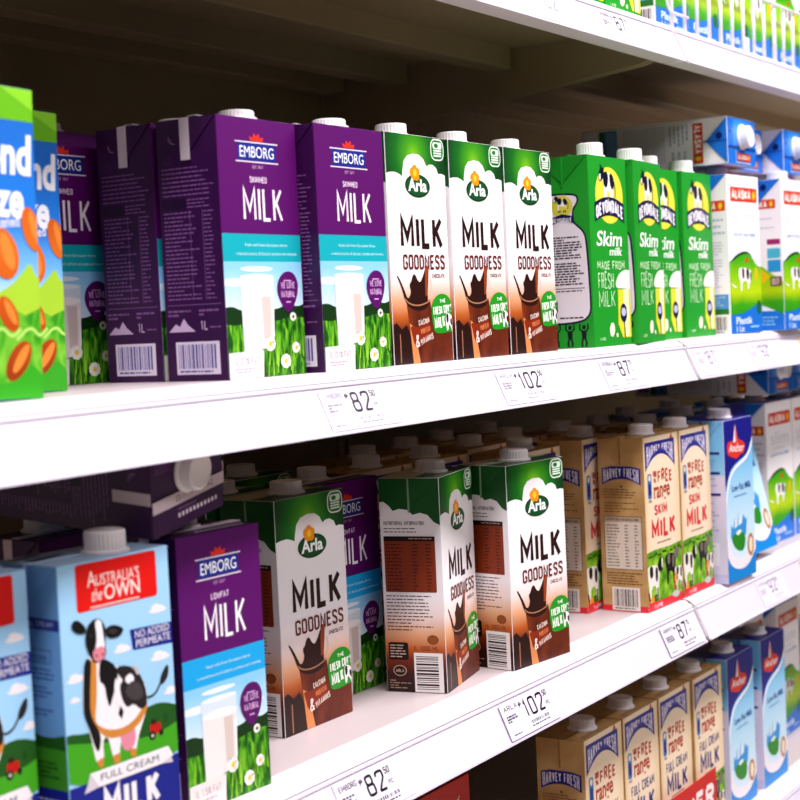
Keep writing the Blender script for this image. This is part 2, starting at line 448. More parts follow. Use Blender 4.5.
    t.lines(34, 12.5, 60, 14.5, 1, '#a274ad'); t.lines(6, 44, 34, 54, 4, '#7d4b8b'); t.bt('23.11.17 14:02 A2', 30, 20.2, 52, 4.2, '#4a3f48', 18)
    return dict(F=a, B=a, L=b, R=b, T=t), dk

def kind_purple(low, W):
    arts, dk = cartons_purple(W, low)
    return Kind('milk_carton', W, .058, .195, MATS['print_deep_purple'], arts, dk, mat('seam_cream', '#dccdd6'), .0086, off=.010 if low else -.010, cap_h=.0095 if low else .0052)

# chocolate milk ------------------------------------------------------------
CH_FADE = ramp_mat('print_cocoa_fade', [(0, '#2a0d05'), (20, '#4a1a08'), (34, '#8a3d14'), (44, '#c9763a'), (58, '#e8b894'), (74, '#f6e6e2'), (90, '#faf4f6')], 0, 90, noise=7, nscale=25)
CH_GREEN = ramp_mat('print_green_glow', [(0, '#93cc2e'), (12, '#58ab28'), (28, '#1f7f2c'), (46, '#0c5426')], 0, 56, radial=(-4, -29, 178))
CH_GREEN_SIDE = mat('print_bottle_green', '#17682c')
CH_BROWN = noise_mat('print_cocoa_brown', [(.3, '#5a230c'), (.5, '#74310f'), (.7, '#8b431c')], (1, 1, .5), 60)
CH_TABLE = mat('print_cinnamon', '#9c4a24')
def kind_choc():
    W, D, H = .096, .058, .196
    a = Art(96, 196, 98, 196); wh = mat('print_white', '#f7f3f6'); a.full(wh); a.rect(-1, -1, 100, 92, CH_FADE, .5)
    top = [(-2, 161), (6, 162.5), (14, 163), (21, 161.5), (25.5, 159.5), (26.5, 165), (29, 173), (35, 178), (45, 180), (55, 179.5), (62, 176), (66.5, 170), (71, 172), (77, 172.2), (83, 169.5), (86, 164.5), (91, 165), (97, 164), (102, 161)]
    a.poly(top+[(102, 200), (-2, 200)], CH_GREEN, 1)
    a.rrect(74.5, 176, 97, 195, 7, '#f2f6ee', 2); a.rrect(75.8, 177.2, 95.7, 193.8, 6, '#2c8a3a', 3); a.rrect(78, 186, 93.5, 192, 2.5, '#eaf5ea', 4); a.ell(84, 189, 3.5, 2, '#2c8a3a', 5, n=14)
    for k in range(3): a.rect(79, 179.5+k*2.2, 92.5, 180.9+k*2.2, '#eaf5ea', 4)
    a.ell(50, 152.5, 21.3, 10.8, '#eef4ea', 2); a.ell(50, 152.5, 20.6, 10.1, '#0e4a26', 3); a.ell(50, 152.5, 18.6, 8.6, '#17653a', 4)
    a.bt('Arla', 34, 147.5, 31, 11, '#ffffff', 6, bold=.03)
    for dx, dy, r in ((-4, 1, 0), (4, 1, 0), (0, 3.5, 0), (-2.5, -3, 0), (3, -3, 0)): a.ell(46+dx, 163.4+dy, 4.2, 3.6, '#f4a51c', 5, n=14)
    a.ell(46, 163.5, 3, 3.4, '#fbd14e', 6, n=12)
    a.t('MILK', 18.5, 98.5, 70, 28, 5.0, '#3a1208', 3, gap=.3); a.t('GOODNESS', 20.5, 81, 69.5, 12.6, 1.9, '#7d2412', 7, gap=.3); a.t('CHOCOLATE', 68, 73.6, 21, 3.3, .5, '#7a4130', 3)
    dk = '#3f1708'
    a.poly([(-2, -2), (-2, 33), (6, 36), (14, 30), (22, 34), (30, 20), (34, -2)], '#3a1408', 1)
    a.rect(10, 2, 11.6, 26, '#b08068', 2)
    a.poly([(23, 54), (62.5, 53.5), (66, 30), (103, 30), (103, -3), (32, -3), (27, 30)], CH_BROWN, 2)
    a.poly([(64, 28), (104, 28), (104, -3), (50, -3), (60, 20)], CH_BROWN, 3)
    a.poly([(26.5, 35), (31, -3), (43, -3), (37, 20), (33, 32)], '#dd9a66', 3)
    a.blob([(9, 76), (12.4, 74.6), (20.5, 63.5), (25.6, 55), (31.5, 61), (29, 68.7), (32, 70), (35, 76), (39, 77), (43, 71), (47, 69.6), (51, 73.9), (54, 78), (56.5, 82), (62, 82), (61, 72), (58, 57), (60, 49), (50, 45.5), (38, 45.5), (26, 49), (20, 56), (17, 63.5), (13, 70)], dk, 4, 1)
    a.poly([(56, 84), (62.5, 84), (60.5, 72), (58, 58), (54.5, 58), (55, 74)], '#a8552a', 5)
    a.line([(63.8, 73), (66, 66), (65, 60), (61, 53)], .9, '#e9d3c8', 5, sm=2); a.line([(21, 56), (27, 51.5), (42, 49.5), (57, 52), (63, 55)], 1.3, '#b98a6c', 5, sm=2)
    a.blob([(27, 33), (40, 31), (58, 36), (62, 30), (60, 22), (42, 14), (33, 16), (30, 26)], '#9a3d16', 4, 1)
    a.t('CALCIUM', 41, 33.5, 18, 5, 1.1, '#e6d2c8', 6, rot=8); a.t('PROTEIN', 44, 26, 16, 5, 1.1, '#d98a5c', 6, rot=10); a.t('&', 35, 14, 7, 11, 1.6, '#f3e6e0', 6); a.t('VITAMINS', 43, 18, 22, 5.6, 1.2, '#e6d2c8', 6, rot=14)
    a.blob([(63, 45), (66, 53), (73, 58), (82, 60), (93, 58), (100, 50), (102, 40), (101, 27), (92, 25.5), (72, 24.5), (66, 28)], '#35a832', 6, 1)
    a.t('THE', 78, 51.5, 10, 3.6, .8, '#f2faee', 7, rot=4); a.t("FRESH COW'S", 66.5, 42, 33, 7.4, 1.4, '#f2faee', 7, rot=5, gap=.24); a.t('MILK', 68, 29.5, 18, 10.5, 2, '#f2faee', 7, rot=7, gap=.3)
    a.blob([(87, 42), (92, 43), (101, 38), (102, 26), (98, 24), (96, 30), (92, 33), (91, 27), (88, 27)], '#f7f3f3', 8, 1); a.blob([(88, 42), (92, 42), (92, 35), (89, 33)], '#181212', 9, 1); a.blob([(95, 38), (99, 36), (99, 30), (95, 33)], '#181212', 9, 1)
    b = Art(58, 196); b.full(wh); b.rect(-1, -1, 60, 92, CH_FADE, .5)
    b.poly([(-2, 174), (4, 174.5), (9, 171), (13, 166), (19, 168), (27, 167), (32, 162.5), (39, 164.5), (46, 162.5), (52, 156), (60, 152), (60, 200), (-2, 200)], CH_GREEN_SIDE, 1)
    b.t('NUTRITIONAL INFORMATION', 3.5, 153.2, 39, 3.6, .45, '#5a3a30', 2, gap=.3); b.lines(3.5, 145.5, 42, 151.5, 2, '#7a5a50', th=.8, seed=4)
    b.rrect(3, 92, 52, 143, 1.2, CH_TABLE, 2); b.rect(3, 138.6, 52, 143, '#2c0f08', 3); b.lines(27, 140, 50, 142, 1, '#c8a898', ly=4, seed=6)
    b.lines(5, 93, 22, 137, 14, '#5a200e', th=1, ly=3, seed=9); b.lines(30, 93, 38, 137, 14, '#5a200e', th=1, ly=3, seed=10, fill=.7); b.lines(43, 93, 50, 137, 14, '#5a200e', th=1, ly=3, seed=11, fill=.7)
    b.lines(3, 56, 50, 90, 11, '#6b4a40', th=.9, seed=12)
    b.ell(46, 49, 5.4, 4.2, '#6a3415', 2); b.ell(46, 49, 4.8, 3.6, '#a8622e', 3)
    b.rrect(3, 30, 22, 46, 2, '#2a0e05', 2); b.lines(4.5, 31.5, 20.5, 44.5, 5, '#d8c0b2', th=1, ly=3, seed=14); b.ell(13, 20, 6.5, 5, '#c8ab98', 2); b.ell(13, 20, 5.6, 4.2, '#2a0e05', 3); b.t('ARLA', 9, 18.5, 8, 3, .6, '#c8ab98', 4); b.lines(3, 3, 23, 12, 4, '#b59a88', th=.8, seed=15)
    b.barcode(27, .8, 54.8, 36.8, '#3a2a28', '#efe9e8', vert=False); b.t('1L 1000 ML', 27, 39, 24, 4, .5, '#5c2c14', 2)
    t = Art(96, 58); t.full(mat('print_top_green', '#2a5a34')); t.rect(-1, 24, 99, 60, mat('board_cream', '#cbbfa8'), 1); t.lines(8, 2, 60, 8, 2, '#b8c8b0')
    return Kind('milk_carton', W, D, H, wh, dict(F=a, B=a, L=b, R=b, T=t), CH_GREEN_SIDE, mat('seam_pale_green', '#8fa890'), .0016, off=-.005, cap_h=.0088)

# skim milk in green ---------------------------------------------------------
def cow_badge(a, cx, cy, s):
    nv, w = '#16183c', '#f4f3ea'
    f = lambda P: [(cx+x*s, cy+y*s) for x, y in P]
    a.blob(f([(-9, 8), (-5, 10.5), (6, 9.5), (10, 7), (10, -1), (5, -4), (-5, -3), (-8, 2)]), w, 4, 1)
    for x in (-6, -3, 4, 7): a.poly(f([(x-1.3, 0), (x+1.3, 0), (x+1, -13), (x-1, -13)]), w, 4)
    a.blob(f([(-15, 9), (-11, 14), (-7, 13), (-5, 8), (-10, 4), (-15, 3)]), nv, 5, 1)
    a.blob(f([(-14.5, 8), (-12, 9.5), (-11.5, 5), (-14, 3.5)]), w, 6, 1); a.poly(f([(-11, 13), (-13, 16), (-9, 14)]), nv, 6); a.poly(f([(-8, 12), (-5, 14), (-6, 11)]), nv, 6)
    a.blob(f([(-7, 10), (0, 11), (1, 4), (-2, -1), (-6, 0), (-8, 4)]), nv, 6, 1); a.blob(f([(3, 10.5), (10, 8), (11, 0), (7, -2), (3.5, 2)]), nv, 6, 1)
    a.line(f([(9, 6), (12, 2), (12.5, -5), (11, -8)]), .9*s, nv, 6, sm=1)
    for x in (-6, -3, 4, 7): a.poly(f([(x-1.1, -10), (x+1.1, -10), (x+1, -13.5), (x-1, -13.5)]), nv, 6)
def kind_green():
    W, D, H = .093, .058, .198
    gr = mat('print_leaf_green', '#2fa83c'); a = Art(93, 198, 94, 197); a.full(gr)
    a.ell(50, 157, 34, 29.5, '#e9e25c', 2); cow_badge(a, 47, 166, 1.45)
    up = lambda s_, t_: (13+s_*72, 131+t_*15.5+7*(1-(2*s_-1)**2))
    P = [up(k/16, 1.12) for k in range(17)]+[up(1-k/16, -.12) for k in range(17)]
    a.poly([(x, y) for x, y in P], '#1b1f5e', 6)
    a.t('DEVONDALE', 0, 0, 72, 15, 2.5, '#f6f3f8', 7, gap=.3, warp=lambda s_, t_: (17+s_*64, 133.4+t_*10.8+7*(1-(2*s_-1)**2)))
    a.bt('Skim', 14, 104, 62, 16, '#f7fbf5', 3, bold=.016, shear=.22); a.bt('milk', 45, 94.5, 31, 8.6, '#f7fbf5', 3, bold=.02, shear=.22)
    for s_, x, y, w, h in (('MADE FROM', 14, 80, 68, 8.6), ('FRESH', 15, 60, 38, 17), ('MILK', 15, 41, 40, 17)): a.t(s_, x, y, w, h, 1.5, '#cdeec4', 3, gap=.35, jit=.5)
    a.blob([(56, 60), (60, 70), (70, 77), (84, 80), (100, 78), (100, 58), (80, 60)], '#f2efe6', 4, 2)
    a.poly([(62, 59), (98, 59), (98, 8), (72, 8), (60, 22)], '#dfe04a', 3); a.poly([(76, 59), (90, 59), (88, 9), (78, 9)], '#f4f1c8', 4); a.line([(62, 59), (61, 22), (70, 9)], 1.2, '#8fb01f', 4)
    a.ell(75, 34, 8.5, 10, '#1b1f5e', 5); a.ell(75, 35, 6, 4.5, '#c8cbe8', 6); a.line([(76, 26), (77, 8)], 2.4, '#1b2a3a', 5)
    a.ell(45, 17, 6.2, 7.6, '#f1ead8', 4, rot=-20); a.ell(57, 11, 2.4, 2.4, '#f1ead8', 4); a.t('1 LITRE', 14, 6.5, 14, 3, .6, '#d8f3cf', 3)
    b = Art(58, 198); b.full(gr)
    out = smooth([(8, 160), (42, 159), (46, 154), (44, 148), (39.5, 143), (39, 131), (44, 126), (51, 120), (54, 110), (56.3, 45), (55, 34), (46, 27), (16, 25), (4, 28), (1, 40), (2, 108), (6, 122), (12, 130), (12, 142), (7, 148), (5, 154)], 2)
    b.poly(out, mat('print_milk_white', '#ece6ec'), 2); b.line(out, 2.0, '#171a45', 3, closed=True)
    b.ell(27, 147, 12.5, 11, '#dcd65c', 4); cow_badge(b, 27, 149, .62); b.poly([(13, 135), (27, 139), (41, 136), (40, 129), (27, 132), (13, 128)], '#1b1f5e', 7); b.t('DEVONDALE', 16, 130.4, 22, 4.6, .7, '#f0eef5', 8)
    b.lines(8, 92, 49, 116, 9, '#33333f', th=1.5, ly=4, seed=3); b.lines(6, 65, 51, 89, 9, '#33333f', th=1.5, ly=4, seed=4); b.rect(4, 61.5, 50, 62.3, '#33333f', 3); b.lines(6, 58, 50, 60.5, 1, '#33333f', ly=4); b.rrect(5, 37, 18, 50, 2, '#20202a', 3); b.bt('f', 9.5, 38, 5, 10, '#ece6ec', 4, bold=.03); b.lines(20, 30, 48, 33, 1, '#33333f', ly=4)
    for x in (15, 31, 47):       # little dancing figures
        b.ell(x, 21.5, 2.2, 2.4, '#131a2e', 3, n=12); b.blob([(x-3, 18), (x+3, 18), (x+2.6, 9), (x-2.6, 9)], '#131a2e', 3, 1)
        for sx in (-1, 1): b.line([(x+sx*2, 17), (x+sx*5, 20), (x+sx*4.4, 25)], 1.7, '#131a2e', 3); b.line([(x+sx*1.4, 10), (x+sx*2.6, 5), (x+sx*2, 1.5)], 2.1, '#131a2e', 3)
    t = Art(93, 58); t.full(gr)
    return Kind('milk_carton', W, D, H, gr, dict(F=a, B=a, L=b, R=b, T=t), mat('print_leaf_green_ear', '#289a36'), gr, .0016, cap_h=.013, off=-.010)

# white / blue slim milk -----------------------------------------------------
MEADOW = ramp_mat('print_meadow_bands', [(22, '#2c9c22'), (44, '#52b420'), (58, '#c6dc18'), (76, '#a8d61a'), (102, '#58b81e')], 22, 100, noise=16, nscale=26)
def kind_alaska():
    W, D, H = .098, .058, .198
    wh = mat('print_white', '#f7f3f6'); bl = mat('print_azure', '#2b86dc'); a = Art(98, 198); a.full(wh)
    def label(q, x0, y0, x1, y1):
        k = (x1-x0)/82
        q.rrect(x0, y0, x1, y1, 1.6*k, '#d93a1c', 2); q.rect(x0+2*k, y0+2*k, x1-2*k, y1-2*k, '#e2552c', 3)
        q.t('ALASKA', x0+4*k, y0+3.2*k, 58*k, (y1-y0)-6.4*k, 3.2*k, '#fdf3ee', 4, gap=.25); q.blob([(x0+72*k, y1-2*k), (x0+78*k, (y0+y1)/2), (x0+72*k, y0+1.5*k), (x0+66*k, (y0+y1)/2)], '#f8cf2e', 4, 2)
    label(a, 10, 165, 92, 183)
    a.bt('slim', 17, 138, 66, 18, '#ccd2da', 2, bold=-.012); a.lines(25, 131, 70, 134, 1, '#d8dce2'); a.t('LOW FAT MILK DRINK', 16, 121.5, 68, 4.4, .8, '#4aa6d8', 2)
    hill = smooth([(-6, 62), (-6, 87), (12, 91), (30, 97), (52, 100.5), (66, 99), (76, 92), (84, 86), (104, 82), (104, 30)], 2)
    a.poly([(-3, -3), (-3, 40), (101, 45), (101, -3)], bl, 1)
    a.poly(smooth([(-6, 87), (8, 92), (20, 98), (40, 103), (60, 103), (74, 95), (60, 98), (30, 94)], 1), '#1f5a1a', 2)
    a.poly([q for q in hill if q[1] > 50]+[(104, 36), (80, 36), (60, 30), (34, 25), (-4, 24)], MEADOW, 3)
    a.ell(88, 32, 7, 9, '#2c7d22', 4); a.ell(82, 74, 5, 9, '#e8c21c', 4); a.poly([(50, 94), (60, 96), (57, 89), (48, 89)], '#d2562c', 4)
    a.blob([(27, 80), (34, 83), (56, 82), (66, 79), (66, 66), (60, 64), (58, 55), (54, 55), (54, 66), (38, 66), (37, 53), (32, 53), (32, 66), (28, 70)], '#f6f2ee', 5, 1)
    for P in ([(37, 82), (45, 82), (44, 68), (38, 70)], [(50, 82), (60, 81), (59, 68), (52, 67)], [(62, 76), (66, 77), (66, 66), (63, 66)]): a.blob(P, '#1a1a1c', 6, 1)
    a.bt('Plastik', 16, 12, 50, 9, '#eaf5fd', 3, bold=.02); a.bt('1 Lit', 16, 2.5, 24, 7, '#eaf5fd', 3, bold=.02); a.lines(60, 6, 88, 10, 1, '#bfe0f6')
    b = Art(58, 198); b.full(wh); label(b, 5, 153, 55, 166); b.lines(6, 120, 34, 148, 5, '#b9bfd6', th=2.6, seed=2); b.lines(38, 122, 54, 146, 3, '#c9cede', th=3, seed=3)
    b.lines(5, 58, 52, 116, 16, '#c6c8d2', th=1.1, seed=5); b.rect(3, 32, 56, 50, '#69a4dc', 2); b.lines(6, 35, 53, 48, 4, '#b4d2ee', ly=3, seed=8); b.rect(3, 25, 56, 32, '#2f8a3c', 2); b.barcode(24, 1, 55, 24, '#3a2f36', '#f1ecef')
    c = Art(58, 198); c.full(wh); label(c, 4, 160, 50, 172); c.lines(6, 126, 50, 150, 4, '#d3d6de', th=2, seed=3)
    c.rrect(37, 113, 55, 120, 1, '#b0227e', 2); c.rrect(37, 95, 55, 108, 1, '#5ec0dc', 2); c.rrect(37, 77, 55, 93, 1, '#3aa6e0', 2); c.rrect(40, 58, 56, 71, 2, '#8a6a5e', 3); c.lines(42, 60, 54, 69, 3, '#e6d8d0', ly=4)
    c.poly([(-2, 60), (-2, 92), (8, 94), (30, 84), (60, 62), (60, 20), (28, 34), (-2, 24)], MEADOW, 2); c.poly([(4, 92), (18, 90), (40, 72), (30, 62), (10, 70)], '#f0cc22', 3); c.rect(-2, -2, 60, 26, bl, 1); c.rect(3, 4, 7, 20, '#eaf5fd', 3); c.lines(14, 6, 50, 20, 3, '#8fc6ee', seed=6)
    t = Art(98, 58); t.full(bl); t.rect(20, 24, 78, 56, '#4aa0ea', 1); label(t, 32, 5, 78, 15); t.line([(28, 18), (28, 3), (80, 3)], 1.2, '#d8ecfa', 2); t.ell(10, 40, 2.6, 2.6, '#0d2f7a', 2)
    k = Kind('milk_carton', W, D, H, wh, dict(F=a, B=a, L=b, R=c, T=t), bl, mat('seam_blue', '#2468c0'), .0016, cap_h=.0100, off=.006)
    for ch in kids(k.root):
        if ch.name.startswith('ear_flap'):       # the small ring printed on each ear
            bm = bmesh.new(); sx = -1 if ch.data.vertices[0].co.x < 0 else 1
            lathe(bm, [(.0042, 0, 0), (.0042, .0004, 0), (.0020, .0004, 0), (.0020, 0, 0)], 20)
            bmesh.ops.rotate(bm, verts=bm.verts[:], matrix=Matrix.Rotation(math.pi/2, 3, 'Y')); bmesh.ops.translate(bm, verts=bm.verts[:], vec=(sx*(W/2+.0023)-.0002, .006, H-.010))
            obj('ear_emblem', bm, ink('#0d2f7a'), ch)
    return k

# full cream milk with the cow -----------------------------------------------
def kind_cow():
    W, D, H = .096, .058, .195
    sky = mat('print_light_blue', '#b2daf6'); a = Art(96, 195); a.full(sky)
    nv = '#27359a'; w = '#f4eff2'; bk = '#1c191c'
    for x, y, s in ((84, 153, 1), (84, 121, 1.1), (51, 132.5, .95), (11, 121, 1), (93, 96, .9), (9, 108, .6)):
        a.ell(x, y, 8*s, 1.7*s, w, 1); a.ell(x-1.5*s, y+2*s, 4*s, 2.4*s, w, 1); a.ell(x+3*s, y+1.2*s, 3*s, 1.8*s, w, 1)
    a.rrect(14.5, 163, 84.5, 193.6, 2.4, '#e2241c', 2)
    a.bt("USTRALIA'S", 31.5, 178, 37.5, 7.6, '#fbe9e4', 3); a.bt('A', 24, 178, 7.4, 10, '#fbe9e4', 3)
    a.bt('the', 26.5, 168.5, 9, 8, '#fbe9e4', 3, shear=.2); a.bt('OWN', 38, 167.6, 31, 10, '#fbe9e4', 3, bold=.01); a.rect(25.5, 164.3, 68, 165.1, '#fbe9e4', 3)
    a.poly([(58, 144.5), (97, 143.2), (97, 128.8), (60, 130.6)], nv, 2); a.bt('NO ADDED', 62.5, 138, 31, 4.9, w, 3); a.bt('PERMEATE', 63, 131.8, 31, 4.9, w, 3)
    a.poly(smooth([(-4, 86), (3, 88), (14, 85.6), (40, 84), (60, 88), (72, 91), (84, 91), (100, 85), (100, 60), (-4, 60)], 1), '#2f6b2a', 2)
    a.poly(smooth([(-4, 83), (14, 79.6), (40, 74), (68, 70.5), (84, 72), (100, 76), (100, 50), (-4, 50)], 1), '#58b32c', 3)
    # tractor
    a.rrect(71, 71, 81, 78, 1, '#c8241c', 4); a.ell(73, 70.5, 3, 3, '#2a2226', 5); a.ell(81, 71, 2, 2.2, '#2a2226', 5); a.ell(73, 70.5, 1.2, 1.2, '#d8d0cc', 6, n=10); a.rect(72.5, 77.5, 77, 81, '#4a1a1a', 4); a.ell(86, 80, 1.6, 3, '#2a5a24', 4)
    # the cow
    a.line([(67, 98), (72, 96.4), (78, 98), (82, 103), (84, 106)], 1.5, bk, 4, sm=2); a.blob([(82, 103), (82.8, 108), (88, 114.6), (91, 115), (90.4, 108), (86, 103)], '#3a3438', 5, 1)
    a.blob([(18, 133), (15.5, 115), (14.4, 99.6), (17, 95.8), (18, 90.8), (21, 77), (22.6, 67), (26, 62), (30, 64), (29.5, 78), (34, 80), (36.5, 70), (38, 62.5), (43.5, 62), (44, 72), (48, 76), (52, 66), (57, 62), (60, 72), (64, 80), (68.5, 88), (70.5, 98), (68, 109), (62, 117), (52, 122), (44, 123), (38, 126), (34.6, 131), (28, 134)], w, 4, 1)
    a.blob([(44, 80), (58, 81), (58, 70), (52, 65), (46, 68)], '#e79cb0', 5, 1)
    tan = '#d99a4e'
    a.blob([(21.5, 131), (28, 131), (27.5, 118), (26.4, 105), (24, 92), (28, 87), (38, 82.5), (50, 82), (60, 86), (69, 95), (70.5, 90), (60, 79.5), (46, 76.5), (34, 78), (25, 86), (20, 95), (18.5, 108)], tan, 5, 1)
    a.blob([(18, 133), (24, 132.5), (22, 118), (20.5, 102), (21.5, 94), (26, 87), (28.5, 80), (26, 71), (23, 74), (19, 88), (16, 95), (14.8, 101), (16, 117)], bk, 6, 1)
    a.blob([(31, 131), (36, 129.5), (44, 124), (46, 116), (40, 104), (37, 97), (34.5, 106), (34, 113), (29, 117)], bk, 6, 1)
    a.blob([(44, 123), (54, 122), (62, 117), (67, 110), (69.8, 100), (69.5, 92), (64, 90), (58, 96), (52, 94), (48, 100), (46, 110), (50, 113), (46, 117)], '#353034', 6, 1)
    a.blob([(50, 113), (56, 117), (60, 112), (56, 108)], w, 7, 1); a.blob([(44, 96), (47, 103), (44, 118), (41, 108)], w, 7, 1)
    a.blob([(50, 106), (58, 112), (66, 106), (67, 98), (60, 97), (54, 100)], '#5a5356', 7, 1)
    a.blob([(57, 121), (60, 118), (62, 113), (65, 116), (62, 120)], '#cfc8ca', 7, 1); a.poly([(44, 92), (46, 97), (48.5, 93), (47, 88)], bk, 7)
    a.poly([(24, 66), (29.5, 67), (28.5, 61), (25, 61)], tan, 7); a.poly([(37.5, 66), (43.5, 66.5), (43, 60.5), (38, 60.5)], tan, 7); a.poly([(52, 67), (57.5, 66), (57.5, 61), (53, 61)], tan, 7)
    a.blob([(19.6, 147), (22, 154), (28, 157.5), (34, 156), (37.5, 149), (36, 139), (37, 133), (33, 129), (26, 129), (23.5, 133), (20, 140)], bk, 8, 1)
    a.blob([(21, 153), (14, 159.5), (9, 158), (9, 153.5), (14, 150), (20, 149)], bk, 8, 1); a.blob([(36, 149), (42, 151), (49, 149), (53, 146), (49, 142), (41, 142), (37, 145)], bk, 8, 1); a.blob([(38, 147.5), (43, 149), (48, 146), (43, 144)], '#4a4246', 9, 1)
    a.blob([(28, 156.5), (33.5, 156), (34.5, 148), (36, 136), (32, 133), (27, 136), (29.5, 145)], w, 9, 1); a.blob([(26, 138), (34, 139), (36.5, 134), (33, 129.5), (27, 129.5), (24.8, 134)], '#e59aa6', 10, 1)
    for x in (28, 33.4): a.ell(x, 133.4, 1, .8, '#7a3a48', 11, n=10)
    for x in (24.5, 36.2): a.ell(x, 147, 1.1, 1.1, '#50464a', 11, n=10)
    # lower half
    a.poly([(-2, -2), (-2, 53.5), (98, 53.5), (98, -2)], nv, 4)
    a.poly([(17.3, 59.4), (86.3, 60.5), (90.4, 53), (78.6, 50), (24.3, 49)], w, 9); a.poly([(17.3, 59.4), (24.3, 49), (11.7, 47.5), (15, 53)], '#ddd5dc', 8); a.poly([(86.3, 60.5), (78.6, 50), (90.2, 48.6), (88, 54)], '#ddd5dc', 8)
    a.bt('FULL CREAM', 26, 52.4, 51, 4.6, '#2a2c60', 10); a.t('MILK', 27, 26, 50, 21, 4.4, w, 9, gap=.3); a.bt('Pure milk, naturally full of goodness', 14, 12, 68, 4, '#c8d0f0', 9)
    b = Art(58, 195); sd = mat('print_dusk_blue', '#7fb0de'); b.full(sd); b.poly([(12, 161.8), (58, 161), (58.5, 153.8), (12, 154.5), (16, 158)], '#33479e', 2); b.t('FULL CREAM', 22, 156, 30, 3.6, .6, '#b9c4e6', 3)
    b.line([(10, 141), (48, 141), (48, 133), (10, 133)], .5, '#45609f', 2, closed=True); b.bt('Nutrition', 16, 134.5, 28, 4.6, '#3f5698', 3); b.lines(6, 98, 52, 130, 11, '#4d6ba8', th=1, seed=3)
    b.poly(smooth([(-4, 84), (20, 88), (40, 84), (62, 89), (62, 60), (-4, 60)], 1), '#2f6b2a', 2); b.rect(-2, 50, 60, 78, '#4f9a34', 3); b.lines(8, 58, 50, 70, 4, '#2c5a24', ly=4, seed=5); b.rect(-2, -2, 60, 52, nv, 4); b.bt('Lite', 8, 40, 16, 7, '#b9c4e6', 5); b.lines(28, 40, 52, 46, 2, '#b9c4e6', ly=5); b.barcode(10, 6, 48, 32, ly=5)
    t = Art(96, 58); t.full(mat('print_haze_blue', '#b7cfe6')); t.poly([(8, 30), (40, 36), (38, 44), (6, 40)], '#2b2f66', 2); t.poly([(6, 46), (30, 50), (30, 55), (4, 52)], '#2b2f66', 2)
    return Kind('milk_carton', W, D, H, sky, dict(F=a, B=a, L=b, R=b, T=t), sd, mat('seam_ice', '#c2d2e6'), .002, cap_h=.0125, off=-.010, offx=.010)

